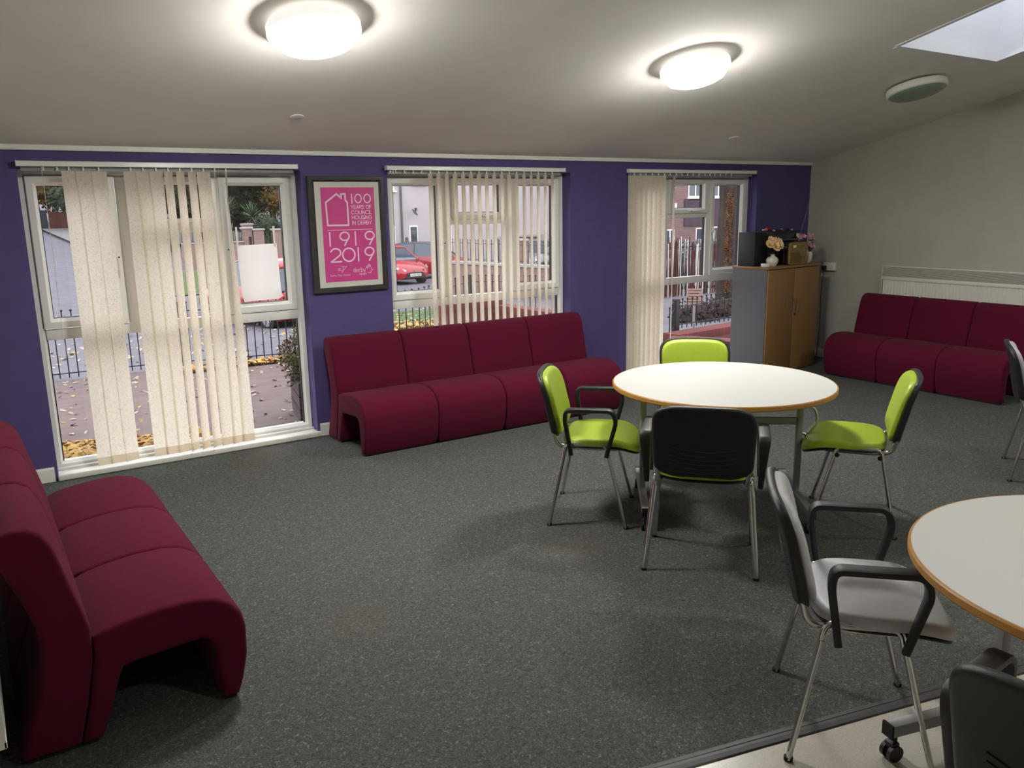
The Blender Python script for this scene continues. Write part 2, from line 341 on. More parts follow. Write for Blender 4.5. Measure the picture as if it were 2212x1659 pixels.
# ------------------------------------------------------------------ windows
def rectframe(mb, x0,x1,z0,z1, wl,wr,wb,wt, y0,y1, bev=.006):
    """mitred frame: profile chamfered toward the opening"""
    o = [(x0,z0),(x1,z0),(x1,z1),(x0,z1)]; i = [(x0+wl,z0+wb),(x1-wr,z0+wb),(x1-wr,z1-wt),(x0+wl,z1-wt)]
    c = .35
    m_ = [tuple(a+(b_-a)*(1-c) for a,b_ in zip(p,q)) for p,q in zip(o,i)]
    e = [tuple(a+(b_-a)*.06 for a,b_ in zip(p,q)) for p,q in zip(o,i)]
    rings = [[(p[0],y1,p[1]) for p in o], [(p[0],y0+.004,p[1]) for p in o], [(p[0],y0,p[1]) for p in e], [(p[0],y0,p[1]) for p in m_], [(p[0],y0+(y1-y0)*.45,p[1]) for p in i], [(p[0],y1,p[1]) for p in i]]
    mb.ring_loft(rings+[rings[0]], cap=False)
def handle(parent, x, z, y, vertical=True):
    b = MB()
    if vertical:
        b.box(x-.012,x+.012,y-.012,y,z-.03,z+.03,bev=.004); b.tube(arc([(x,y-.01,z),(x,y-.035,z),(x,y-.04,z-.03),(x+.002,y-.036,z-.12)],.012), .008, 8, ry=.006)
    else:
        b.box(x-.03,x+.03,y-.012,y,z-.012,z+.012,bev=.004); b.tube(arc([(x,y-.01,z),(x,y-.035,z),(x+.03,y-.04,z),(x+.12,y-.034,z+.004)],.012), .008, 8, ry=.006)
    h_ = b.build('handle', M['upvc'], parent)
    MB().cyl((x,y-.0405 if vertical else y-.0405,z), .0055, .003, 12, 'y').build('key_lock', M['blackm'], h_)
for wi, x0 in enumerate(WX):
    W_ = empty('window_%d' % (wi+1), (x0, 0, 0), kind='structure'); Y0, Y1 = .115, .175
    b = MB()
    rectframe(b, 0, WW, WB, WT, .05, .05, .05, .05, Y0, Y1)
    b.box(.048, WW-.048, Y0+.004, Y1, .905, .975, bev=.006)                   # main transom
    for mx in (.585, 1.185): b.box(mx-.032, mx+.032, Y0+.004, Y1, .97, WT-.045, bev=.006)
    b.box(.61, 1.155, Y0+.004, Y1, 1.565, 1.625, bev=.006)
    b.build('frame', M['upvc'], W_, smooth=30)
    def sash(sx0,sx1,sz0,sz1,w_=.062, ya=.098):
        b = MB(); rectframe(b, sx0,sx1,sz0,sz1,w_,w_,w_,w_, ya, Y1-.012); s_ = b.build('sash', M['upvc'], W_, smooth=30)
        b = MB(); 
        for q in ((sx0+w_-.004,sx0+w_+.004,sz0+w_,sz1-w_),(sx1-w_-.004,sx1-w_+.004,sz0+w_,sz1-w_)): b.box(q[0],q[1],.128,.16,q[2],q[3])
        for q in (sz0+w_,sz1-w_): b.box(sx0+w_,sx1-w_,.128,.16,q-.003,q+.003)
        b.build('gasket', M['gasket'], s_, smooth=0)
        b = MB(); b.quad((sx0+w_,.145,sz0+w_),(sx1-w_,.145,sz0+w_),(sx1-w_,.145,sz1-w_),(sx0+w_,.145,sz1-w_)); b.build('glass', M['glass'], s_, smooth=0)
        return s_
    L = sash(.04,.545,.982,1.942); handle(L, .522, 1.42, .1)
    Rr = sash(1.21,1.715,.982,1.942); handle(Rr, 1.233, 1.44, .1)
    Tt = sash(.622,1.15,1.608,1.942,.055); handle(Tt, .885, 1.632, .1, False)
    b = MB(); b.quad((.617,.15,.975),(1.153,.15,.975),(1.153,.15,1.565),(.617,.15,1.565)).quad((.05,.15,.09),(1.72,.15,.09),(1.72,.15,.905),(.05,.15,.905)); b.build('glass', M['glass'], W_, smooth=0)
    b = MB()
    for q in ((.619,.624,.975,1.565),(1.146,1.151,.975,1.565),(.05,.055,.09,.905),(1.714,1.719,.09,.905)): b.box(q[0],q[1],.138,.165,q[2],q[3])
    b.build('gasket', M['gasket'], W_, smooth=0)
    b = MB(); b.box(-.0, WW+.0, -.0, Y0+.01, .0, .038); b.box(-.005, WW+.018, -.036, .002, .0, .040, bev=.008, seg=3); b.box(.0, WW, .08, Y0+.005, .035, .056, bev=.004)
    b.build('sill', M['white'], W_, smooth=30)

# ------------------------------------------------------------------ vertical blinds
def vane(b_, xc, phi, z0, z1, yc, w_=.089, bow=.004, twist=0):
    rows = []
    for i in range(13):
        t = i/12; z = z0+(z1-z0)*t; ph = phi + twist*(1-t); r = []
        for k in range(5):
            u = (k/4-.5)*w_; bw = bow*(1-(2*k/4-1)**2); r.append((xc+u*math.cos(ph)-bw*math.sin(ph), yc+u*math.sin(ph)+bw*math.cos(ph), z))
        rows.append(r)
    b_.ring_loft(rows, cap=False, close=False)
def blind(name_label, x0, x1, hooks, vanes, z0, cordx):
    B = empty('vertical_blind', (x0, -.04, 0), label=name_label[0], cat='blind', group=None)
    L = x1-x0
    b = MB(); b.prism([(-.022,1.992),(.02,1.992),(.02,2.02),(-.012,2.024),(-.02,2.018)], 0, L, bev=.003); b.box(-.004,.0,-.023,.021,1.990,2.025).box(L,L+.004,-.023,.021,1.990,2.025)
    b.build('headrail', M['upvc'], B, smooth=30)
    b = MB(); b.box(.02, L-.02, .02, .026, 1.965, 1.995); b.build('valance_strip', M['frame'], B, smooth=0)
    for hx in hooks:
        b = MB(); b.box(hx-x0-.004, hx-x0+.004, -.004, .004, 1.968, 1.993); b.tube([(hx-x0-.012,0,1.962),(hx-x0,0,1.974),(hx-x0+.012,0,1.962)], .0016, 6); b.build('carrier', M['upvc'], B)
    for xc, phi, tw in vanes:
        b = MB(); vane(b, xc-x0, phi, z0, 1.965, 0, twist=tw); v = b.build('vane', M['vane'], B, smooth=60)
        b = MB(); vane(b, xc-x0, phi+tw, z0, z0+.055, -.0015, w_=.0895); b.build('weight_pocket', M['hem'], v, smooth=60)
    b = MB()
    if cordx: b.tube([(cordx-x0,.005,1.99),(cordx-x0+.002,.005,1.5),(cordx-x0-.004,.006,.95),(cordx-x0+.012,.005,.76)], .0016, 6); b.build('control_cord', M['plate'], B)
    return B
v1 = [(.632,R(4),0),(.712,R(2),0),(.80,R(6),R(10)),(.985,R(3),0),(1.06,R(5),0),(1.138,R(14),0),(1.213,R(44),R(-4)),(1.287,R(44),R(-4)),(1.362,R(43),R(-4)),(1.437,R(8),0),(1.512,R(78),R(-62)),(1.585,R(84),R(-88))]
blind(('cream patterned vertical blind half open in the tall left window beside the poster',), .353, 2.082, [.493,.568]+[v[0] for v in v1], v1, .062, .484)
h2 = [2.816,2.838,2.86,2.937,3.009,3.082]
v2 = [(3.16+.0741*i, R(38)+R(random.uniform(-2,2)), 0) for i in range(17)]
blind(('cream vertical blind with evenly spaced tilted slats in the middle window above the sofa',), 2.783, 4.472, h2+[v[0] for v in v2], v2, .062, None)
v3 = [(5.258,R(-4),0),(5.30,R(-8),0),(5.345,R(-14),0),(5.405,R(-12),0),(5.465,R(-20),0),(5.525,R(-24),0),(5.585,R(-26),0),(5.63,R(-28),0),(5.795,R(30),R(12))]
blind(('cream vertical blind bunched to the left of the window by the wooden cupboard',), 5.215, 6.938, [5.285,5.36,5.43,5.51,5.59,5.667,5.74,5.822,5.897,5.971,6.047,6.127,6.21,6.279,6.347,6.427,6.507,6.589], v3, .062, None)

# flip chart paper hung in window 1
P = empty('flipchart_paper', (1.79,.075,1.26), label='blank white sheet of paper hung by two strips inside the left window', cat='paper')
b = MB(); rows = []
for i in range(15):
    t = i/14; z = .205-.40*t; curl = -.03*max(0,(t-.82)/.18)**2; rows.append([(-.143+.286*k/8+.012*t, curl*(.4+.6*abs(k/4-1)) + .004*math.sin(k*1.3+t*3), z+(.006*k/8) + (.018*max(0,(t-.8)/.2) if k == 8 else 0)) for k in range(9)])
b.ring_loft(rows, cap=False, close=False); pp = b.build('sheet', M['paper'], P, smooth=60)
for k,(xa) in enumerate((-.136, .131)):
    b = MB(); b.box(xa-.008, xa+.006, -.001, .001, .19, .335); b.build('hanging_strip', M['paper'], P)

# ------------------------------------------------------------------ poster with lettering
RK = [0]
def ribbon(b_, pts, w_, closed=False, y=0, n=8):
    """flat stroke with round caps in the x-z plane"""
    P_ = [Vector((p[0],p[1])) for p in pts]
    if closed: P_.append(P_[0])
    for a,c in zip(P_, P_[1:]):
        d_ = (c-a)
        if d_.length < 1e-7: continue
        t_ = d_.normalized(); q = Vector((-t_.y,t_.x))*w_/2
        b_.bm.faces.new([b_.bm.verts.new((v.x,y,v.y)) for v in (a+q,a-q,c-q,c+q)])
    for p in P_:
        RK[0] = (RK[0]+1) % 97
        b_.bm.faces.new([b_.bm.verts.new((p.x+math.cos(k*2*math.pi/n)*w_/2, y-.00002-RK[0]*1e-6, p.y+math.sin(k*2*math.pi/n)*w_/2)) for k in range(n)])
def ell(cx, cy, rx, ry, a0=0, a1=360, n=20): return [(cx+rx*math.cos(R(a0+(a1-a0)*k/n)), cy+ry*math.sin(R(a0+(a1-a0)*k/n))) for k in range(n+1)]
G = {  # single-stroke glyphs on a 1-high grid
 'Y':(.8,[[(0,1),(.4,.5),(.8,1)],[(.4,.5),(.4,0)]]), 'E':(.6,[[(.6,1),(0,1),(0,0),(.6,0)],[(0,.5),(.5,.5)]]), 'A':(.8,[[(0,0),(.4,1),(.8,0)],[(.15,.33),(.65,.33)]]),
 'R':(.65,[[(0,0),(0,1),(.4,1),(.6,.87),(.6,.65),(.4,.5),(0,.5)],[(.35,.5),(.65,0)]]), 'S':(.6,[[(.58,.85),(.42,1),(.15,1),(0,.82),(.08,.6),(.5,.42),(.6,.2),(.45,0),(.15,0),(0,.15)]]),
 'O':(1,[ell(.5,.5,.5,.5)]), 'F':(.6,[[(.6,1),(0,1),(0,0)],[(0,.5),(.5,.5)]]), 'C':(.85,[ell(.5,.5,.5,.5,45,315)]), 'U':(.75,[[(0,1),(0,.35)]+ell(.375,.375,.375,.375,180,360,10)+[(.75,1)]]),
 'N':(.75,[[(0,0),(0,1),(.75,0),(.75,1)]]), 'I':(.0,[[(0,0),(0,1)]]), 'L':(.55,[[(0,1),(0,0),(.55,0)]]), 'H':(.75,[[(0,0),(0,1)],[(.75,0),(.75,1)],[(0,.5),(.75,.5)]]),
 'G':(.95,[ell(.5,.5,.5,.5,45,345)+[(.95,.5),(.6,.5)]]), 'D':(.8,[[(0,0),(0,1),(.35,1)]+ell(.35,.5,.45,.5,90,-90,10)+[(0,0)]]), 'B':(.65,[[(0,0),(0,1),(.4,1),(.58,.87),(.58,.65),(.4,.53),(0,.53)],[(.4,.53),(.65,.38),(.65,.15),(.45,0),(0,0)]]),
 'J':(.45,[[(.45,1),(.45,.2),(.3,0),(.1,0),(0,.15)]]), 'K':(.65,[[(0,0),(0,1)],[(.6,1),(0,.45)],[(.2,.6),(.65,0)]]),
 'e':(.55,[[(0,.3),(.55,.3)]+ell(.275,.3,.275,.3,0,310,12)]), 'r':(.35,[[(0,0),(0,.6)],[(0,.35),(.12,.56),(.35,.6)]]), 'b':(.55,[[(0,1),(0,0)],ell(.275,.3,.275,.3)]), 'd':(.55,[[(.55,1),(.55,0)],ell(.275,.3,.275,.3)]),
 'y':(.55,[[(0,.6),(.27,0)],[(.55,.6),(.15,-.35)]]), 'h':(.5,[[(0,1),(0,0)],[(0,.4),(.2,.6),(.4,.6),(.5,.45),(.5,0)]]), 'o':(.6,[ell(.3,.3,.3,.3)]), 'm':(.85,[[(0,0),(0,.6)],[(0,.4),(.15,.6),(.32,.6),(.42,.45),(.42,0)],[(.42,.45),(.58,.6),(.75,.6),(.85,.45),(.85,0)]]),
 's':(.42,[[(.42,.5),(.3,.6),(.1,.6),(0,.45),(.1,.34),(.35,.27),(.42,.13),(.3,0),(.1,0),(0,.1)]]), 'i':(0,[[(0,0),(0,.55)],[(0,.8),(0,.82)]]), 't':(.35,[[(.15,.9),(.15,.1),(.3,0)],[(0,.6),(.35,.6)]]), 'u':(.5,[[(0,.6),(0,.15),(.15,0),(.35,0),(.5,.15)],[(.5,.6),(.5,0)]]),
 'n':(.5,[[(0,0),(0,.6)],[(0,.4),(.2,.6),(.4,.6),(.5,.45),(.5,0)]]), 'c':(.5,[ell(.3,.3,.3,.3,50,310,10)]), 'l':(0,[[(0,1),(0,0)]]), ' ':(.35,[]),
 '1':(0,[[(0,0),(0,1)]]), '0':(.75,[ell(.375,.5,.375,.5)]), '9':(.62,[ell(.31,.69,.31,.31),[(.6,.6),(.28,0)]]), '2':(.62,[[(0,.78)]+ell(.3,.69,.3,.31,160,-20,10)+[(.55,.5),(0,0),(.62,0)]]), '6':(.6,[ell(.3,.3,.3,.3),[(.02,.4),(.35,1)]]), '8':(.55,[ell(.275,.25,.275,.25),ell(.275,.75,.24,.25)]),
}
def text(b_, s_, x0, x1, y0, h, w_, y=0):
    gap = .22; tot = sum(G[c][0]+gap for c in s_)-gap; k = (x1-x0)/tot; x = 0
    for c in s_:
        for st in G[c][1]: ribbon(b_, [(x0+(x+px)*k, y0+py*h) for px,py in st], w_, y=y)
        x += G[c][0]+gap
PW, PH = .4235, .694
Po = empty('framed_poster', (2.1585, 0, 1.092), label='black framed magenta poster about 100 years of council housing, on purple wall', cat='poster')
b = MB()
rectframe(b, 0, .605, 0, .853, .052, .040, .038, .040, -.028, -.002); b.build('frame', M['pfr'], Po, smooth=30)
b = MB(); b.box(.02,.585,-.012,-.003,.02,.833); b.build('mount', M['mat_'], Po, smooth=0)
ox, oz = .1005, .078
b = MB(); b.box(ox, ox+PW, -.0135, -.0122, oz, oz+PH); pr = b.build('print', M['mag'], Po, smooth=0)
b = MB(); yy = -.0142
def U(u, v): return (ox+u*PW, oz+PH*(1-v))
ribbon(b, [U(*p) for p in ((.288,.067),(.084,.155),(.097,.395),(.485,.398),(.481,.157),(.447,.132),(.448,.068),(.366,.070),(.373,.113))], .0125, True, yy)
ribbon(b, [U(.57,.072),U(.572,.165)], .0095, y=yy)
for cu in (.69,.865): c_ = U(cu,.118); ribbon(b, ell(c_[0],c_[1],.026,.031,n=28), .0095, y=yy)
for s_, u0, u1, v in (('YEARS OF',.545,.935,.225),('COUNCIL',.55,.94,.282),('HOUSING',.555,.935,.336),('IN DERBY',.56,.93,.392)):
    a = U(u0,v); c_ = U(u1,v); text(b, s_, a[0], c_[0], a[1], .0255, .0042, yy)
ribbon(b, [U(.085,.447),U(.93,.447)], .004, y=yy)
for s_, v, us in (('1919',.612,(.12,.31,.60,.79)),('2019',.785,(.12,.34,.64,.77))):
    for c_, u in zip(s_, us):
        a = U(u, v); hh = .098; ww = .132 if c_ == '0' else .118 if c_ == '9' else .13
        for st in G[c_][1]: ribbon(b, [(a[0]+px*(ww), a[1]+py*hh) for px,py in st], .0115, y=yy)
# council emblem: spiral with beak, and the words
c_ = U(.27,.868); sp = [(c_[0]+(.003+.0105*t)*math.cos(t*9.5+1), c_[1]+(.003+.0105*t)*math.sin(t*9.5+1)) for t in [k/36 for k in range(37)]]
ribbon(b, sp, .0026, y=yy)
ribbon(b, [U(.30,.905),U(.385,.850),U(.40,.835),U(.34,.838),U(.34,.865),U(.30,.89)], .0026, y=yy); ribbon(b, [U(.285,.825),U(.335,.85),U(.345,.832)], .0026, y=yy)
a = U(.09,.938); text(b, 'Derby City Council', a[0], U(.46,0)[0], a[1], .011, .0019, yy)
a = U(.53,.905); text(b, 'derby', a[0], U(.765,0)[0], a[1], .034, .0032, yy)
a = U(.64,.938); text(b, 'homes', a[0], U(.775,0)[0], a[1], .016, .0022, yy)
for q in ([(.77,.868),(.78,.848),(.815,.84),(.83,.82)],[(.785,.872),(.795,.855),(.835,.845),(.845,.825)],[(.80,.877),(.81,.862),(.85,.85),(.865,.832)],[(.85,.84),(.875,.87),(.885,.885),(.91,.888),(.885,.893),(.87,.90),(.875,.905),(.86,.912),(.855,.925),(.80,.913)],[(.83,.872),(.84,.873)]):
    ribbon(b, [U(*p) for p in q], .003, y=yy)
b.build('white_lettering', M['inkw'], pr, smooth=0)
b = MB(); b.quad((.045,-.019,.035),(.57,-.019,.035),(.57,-.019,.82),(.045,-.019,.82)); b.build('glazing', glass_mat('poster_glazing', refl=.7), Po, smooth=0)

# ------------------------------------------------------------------ sofas (modular benches)
BACK = [(.065,.016),(.10,.13),(.148,.25),(.163,.36),(.155,.45),(.130,.54),(.100,.62),(.078,.69),(.074,.735),(.088,.764),(.125,.778),(.17,.774),(.205,.752),(.232,.70),(.252,.62),(.272,.54),(.292,.46),(.305,.40),(.300,.30),(.27,.15),(.235,.016)]
SEAT = [(.306,.372),(.345,.388),(.42,.404),(.52,.415),(.62,.415),(.69,.400),(.74,.368),(.775,.32),(.786,.26),(.782,.16),(.762,.07),(.742,.016),(.688,.016),(.684,.08),(.676,.215),(.660,.25),(.630,.264),(.42,.25),(.385,.243),(.365,.20),(.33,.09),(.300,.016),(.240,.016),(.274,.15),(.303,.30)]
def sofa(n, pitch, loc, rz, label):
    S = empty('modular_sofa', loc, rz, label=label, cat='sofa')
    for i in range(n):
        x0 = i*pitch+.002; x1 = (i+1)*pitch-.002
        b = MB(); b.prism([(-d,z) for d,z in BACK], x0, x1, bev=.018, seg=3); b.build('backrest', M['maroon'], S, smooth=50)
        b = MB(); b.prism([(-d,z) for d,z in SEAT], x0, x1, bev=.018, seg=3); b.build('seat', M['maroon'], S, smooth=50)
        for ya,yb in ((-.285,-.08),(-.735,-.695)): MB().box(x0+.02,x1-.02,ya,yb,0,.018).build('base_strip', M['blackm'], S, smooth=0)
    return S
sofa(4, .589, (2.176,0,0), 0, 'maroon four-section armless sofa under the middle window')
sofa(3, .5535, (-.11,-3.19,0), R(90), 'maroon three-section armless sofa in the left foreground against the left wall')
sofa(3, .575, (XR-.045,-.885,0), R(-90), 'maroon three-section armless sofa along the beige wall below the radiator')

# ------------------------------------------------------------------ chairs
def make_chair(vinyl, arms):
    C_ = empty('chair')
    def seatf(u,v,h): # u across, v forward
        z = .452 + .010*(u/.23)**2*0 - .055*max(0,(v-.05)/.165)**2.2 - .006*math.cos(u*6)
        return (u, v+.062, z+h)
    b = MB(); pad(b, .232, .212, .036, seatf, rnd=.026, p=3.6); b.build('seat', vinyl, C_, smooth=60)
    b = MB(); pad(b, .226, .207, .008, lambda u,v,h: (seatf(u,v,h)[0], seatf(u,v,h)[1], seatf(u,v,h)[2]-.016), rnd=.006, p=3.6); b.build('seat_base', M['black'], C_, smooth=60)
    def backf(off):
        def f(u,v,h):
            t = (v+.165)/.33; y = -.172-.072*t-.012*t**3*1.5 + .32*u*u - .012
            zl = -.040*(1-(u/.225)**2)*min(1,max(0,-v/.165))
            return (u, y+off+h, .662+v*.96+zl)
        return f
    def flare(u,v): t = (v+.165)/.33; return u*(.95+.05*t)
    b = MB(); pad(b, .222, .160, .030, backf(.006), rnd=.022, p=4.2, n=72, plan=flare, pb=9); b.build('backrest', vinyl, C_, smooth=60)
    b = MB(); f = backf(-.0)
    def shell(u,v,h): x,y,z = f(u,v,0); return (x*1.02, y-h+.004, z+.003 if v>0 else z-.004*(1))
    pad(b, .231, .168, .030, shell, rnd=.018, p=4.4, n=72, plan=flare, pb=12); sh = b.build('back_shell', M['black'], C_, smooth=60)
    b = MB()
    for k in range(6):
        z = -.135+.022*k; b.tube([( -.15+.3*i/10, shell(-.15+.3*i/10, z-.02*(1-((i-5)/5)**2), .0305)[1], .650+z-.02*(1-((i-5)/5)**2)) for i in range(11)], .0022, 6)
    b.build('back_ribs', M['black'], sh)
    ov = dict(ry=.0115)
    for s_ in (-1,1):
        rear = [(.257*s_,-.207,.004),(.222*s_,-.128,.40)]; front = [(.247*s_,.208,.004),(.222*s_,.106,.40)]
        for p in (rear, front):
            b = MB(); b.tube(p, .0095, 14, ry=.015); lg = b.build('leg', M['chrome'], C_)
            MB().cyl((p[0][0],p[0][1],0), .014, .012, 12).build('foot_cap', M['blackm'], lg)
        b = MB(); b.tube(arc([rear[1],(.219*s_,-.118,.452),(.219*s_,.094,.452),front[1]],.035), .0115, 12, **ov)
        b.build('seat_rail', M['chrome'], C_)
        b = MB(); b.tube(arc([(.192*s_,.15,.428),(.192*s_,-.10,.428),(.20*s_,-.168,.44),(.205*s_,-.19,.53)],.05,8), .0115, 12, **ov); b.build('back_upright', M['chrome'], C_)
        if arms:
            path = arc([(.262*s_,-.086,.405),(.268*s_,-.118,.60),(.270*s_,-.112,.652),(.270*s_,.130,.655),(.268*s_,.152,.60),(.262*s_,.100,.400)],.034,6)
            n_ = len(path); wd = [.0115+.0155*min(1,max(0,(p.z-.46)/.16)) for p in path]
            b = MB()
            rings = []
            for i,p in enumerate(path):
                t_ = (path[min(i+1,n_-1)]-path[max(i-1,0)]).normalized(); a_ = Vector((1,0,0)); c2 = a_.cross(t_).normalized(); hh = .0115
                ring = []
                for k in range(12):
                    an = k*2*math.pi/12; ca,sa = math.cos(an), math.sin(an)
                    ring.append(p+a_*wd[i]*math.copysign(abs(ca)**.45,ca)+c2*hh*math.copysign(abs(sa)**.5,sa))
                rings.append(ring)
            b.ring_loft(rings); b.build('armrest', M['black'], C_, smooth=50)
        else:
            b = MB(); b.sphere((.232*s_,-.112,.415),.012,10).sphere((.232*s_,.092,.415),.012,10); b.build('stacking_buffer', M['blackm'], C_)
    b = MB(); b.box(-.19,.19,.118,.132,.418,.430,bev=.003).box(-.19,.19,-.09,-.076,.418,.430,bev=.003); b.build('cross_bar', M['chrome'], C_)
    return C_
lime_arm = make_chair(M['lime'], True); lime_plain = make_chair(M['lime'], False); grey_arm = make_chair(M['grey'], True)
used = set()
def place(src, x, y, ang, label, group):
    o = src if src.name not in used else copy_tree(src)
    used.add(src.name)
    o.location = (x,y,0); o.rotation_euler.z = R(ang-90); tag(o, label, 'chair', group); return o
place(lime_arm, 2.816, -2.4815, -45, 'lime green chair with black arms at the left of the centre round table', 'chairs around the centre table')
place(lime_arm, 2.846, -3.29, 41.5, 'armchair showing its black back to the camera at the centre round table', 'chairs around the centre table')
place(lime_plain, 3.898, -3.394, 125, 'armless lime green chair at the right of the centre round table', 'chairs around the centre table')
place(lime_plain, 3.85, -2.27, 229, 'lime green chair behind the centre table facing the camera, only its top above the tabletop', 'chairs around the centre table')
place(grey_arm, 2.278, -4.494, -47, 'silver grey chair with black arms in the right foreground facing the cut-off table', 'grey chairs')
place(grey_arm, 1.815, -5.385, 4, 'grey chair cut off at the bottom right corner with its black back to the camera', 'grey chairs')
place(grey_arm, 5.52, -3.655, -60.5, 'grey chair at the right edge in front of the maroon sofa by the radiator', 'grey chairs')

# ------------------------------------------------------------------ round tables
def make_table(FL):
    T_ = empty('round_table')
    b = MB(); b.lathe([(.0005,.741),(.592,.741),(.592,.724),(.0005,.724)], n=96); b.build('tabletop', M['lam'], T_, smooth=30)
    b = MB(); b.lathe([(.591,.7405),(.597,.7405),(.6005,.736),(.6005,.719),(.597,.714),(.0005,.714),(.0005,.7245),(.591,.7245)], n=96); b.build('edge_band', M['wedge'], T_, smooth=30)
    for s_ in (-1,1):
        x = .427*s_
        b = MB(); b.box(x-.016,x+.016,-.018,.018,.12,.69,bev=.004); cl = b.build('column', M['frame'], T_, smooth=30)
        MB().cyl((x+.016*s_,-.0,.42), .009, .004, 10, 'x').build('bolt_cap', M['blackm'], cl)
        b = MB(); b.box(x-.02,x+.02,-FL,FL,.085,.125,bev=.004); b.build('foot_bar', M['frame'], T_, smooth=30)
        b = MB(); b.box(x-.02,x+.02,-.25,.25,.690,.713,bev=.003); b.build('top_bearer', M['frame'], T_, smooth=30)
        for yy_ in (-1,1):
            b = MB(); b.box(x-.021,x+.021,yy_*(FL+.002)-.004,yy_*(FL+.002)+.004,.083,.127); b.build('end_cap', M['blackm'], T_, smooth=0)
            b = MB(); b.cyl((x,yy_*(FL-.028),.05),.008,.035,12); b.cyl((x-.022,yy_*(FL-.018),.027),.027,.014,20,'x').cyl((x+.008,yy_*(FL-.018),.027),.027,.014,20,'x').box(x-.018,x+.018,yy_*(FL-.018)-.015,yy_*(FL-.018)+.015,.03,.062,bev=.005); b.build('castor', M['black'], T_)
        if s_ > 0: b = MB(); b.tube(arc([(x,.0,.60),(x+.075,0,.605),(x+.10,0,.52),(x+.05,0,.44),(x+.012,0,.45)],.045,6), .008, 10); b.build('locking_lever', M['chrome'], T_)
    b = MB(); b.box(-.41,.41,-.012,.012,.50,.54,bev=.003); b.build('cross_beam', M['frame'], T_, smooth=30)
    return T_
t1 = make_table(.355); t1.location = (3.41,-2.878,0); t1.rotation_euler.z = R(-39); tag(t1, 'round white-topped table with wooden edge in the centre between lime green chairs', 'table', 'round tables')
t2 = make_table(.43); t2.location = (2.50,-5.215,0); t2.rotation_euler.z = R(75); tag(t2, 'round white-topped table with wooden edge cut off by the right side of the photo', 'table', 'round tables')

# ------------------------------------------------------------------ cupboard and what stands on it
CB = empty('cupboard', (7.43,-.53,0), R(3.5), label='oak double door cupboard with grey side standing beside the right window', cat='cupboard')
w_, d_, h_ = .87, .43, 1.08
b = MB(); b.box(-w_, -w_+.02, .02, d_, .0, h_-.024).box(-.02, 0, .02, d_, .0, h_-.024).box(-w_+.02,-.02,d_-.012,d_,.02,h_-.024).box(-w_+.02,-.02,.02,d_,.01,.06); b.build('carcass', M['cabgrey'], CB, smooth=0)
b = MB(); b.box(-w_-.006,.006,-.006,d_+.004,h_-.024,h_,bev=.003); b.build('top_panel', M['oak'], CB, smooth=30)
for k in (0,1):
    xa = -w_+.003+k*(w_/2); b = MB(); b.box(xa, xa+w_/2-.006, 0, .018, .008, h_-.03, bev=.0015); dr = b.build('door', M['oak'], CB, smooth=30)
    hx = -w_/2+(-.034 if k == 0 else .034)
    b = MB(); b.tube([(hx,-.0,.745),(hx+.002,-.022,.742),(hx+.014,-.026,.70),(hx+.002,-.026,.66),(hx-.004,-.022,.625),(hx-.004,0,.622)], .0042, 8); b.build('handle', M['chrome'], dr)
    if k == 1: MB().cyl((-w_/2+.02,-.012,.585), .010, .012, 16, 'y').build('lock', M['chrome'], dr)
b = MB(); b.box(-w_+.02,-.02,.02,d_-.012,.50,.518); b.build('shelf', M['oak'], CB, smooth=0)
ZT = h_+.0005
def onC(x,y,z=0): # local cupboard coords (x measured from the right front corner) to world
    a = R(3.5); return (7.43+x*math.cos(a)-y*math.sin(a), -.53+x*math.sin(a)+y*math.cos(a), ZT+z)
a_ = R(3.5)
o = empty('loudspeaker', onC(-.80,.19), a_, label='tall black box speaker at the left back of the cupboard top', cat='speaker')
MB().box(-.05,.13,-.0,.20,0,.333,bev=.004).build('case', M['black'], o, smooth=30)
MB().box(-.042,.122,-.006,.002,.01,.32,bev=.003).build('grille', M['blackm'], o, smooth=30)
o = empty('stereo_system', onC(-.62,.14), a_, label='black stereo unit with controls on top, behind the peach flowers and radio', cat='stereo')
MB().box(0,.50,.03,.26,0,.335,bev=.01).build('case', M['black'], o, smooth=30)
MB().box(.02,.48,.02,.04,.20,.31,bev=.006).build('front_panel', mat('glossy_black', rgb(16,16,20), .2, coat=.5), o, smooth=30)
MB().box(.03,.47,.012,.032,.03,.18,bev=.01).build('speaker_grille', M['blackm'], o, smooth=30)
MB().tube([(.16,.012,.245),(.45,.012,.25)],.003,6).build('silver_trim_line', M['sil'], o)
MB().box(.02,.15,.010,.014,.232,.262).build('display_label', M['plate'], o, smooth=0)
MB().box(.392,.438,.005,.01,.275,.305).build('sticker', M['plate'], o, smooth=0)
for k in range(7):
    MB().cyl((.14+.05*k,.10+.02*(k%2),.335), .013+.004*(k%3), .014+.006*(k%2), 14).build('control_knob', M['blackm'] if k%3 else M['sil'], o)
o = tag(MB().sphere((0,0,.02),.027,16,(1.2,.9,.75)).build('pen_pot_lid', M['red'], loc=onC(-.47,.32,.336)), 'small shiny red object lying on top of the black stereo', 'ornament')
o.name = 'red_ornament'
for k,dx in enumerate((0,.035,.062)):
    q = tag(MB().sphere((0,0,.011),.011,10,(1.1,1,1)).build('silver_bauble', M['sil'], loc=onC(-.58+dx,.30,.336)), 'tiny silver bead on top of the black stereo, left of the red object', 'bead', 'silver beads on the stereo')
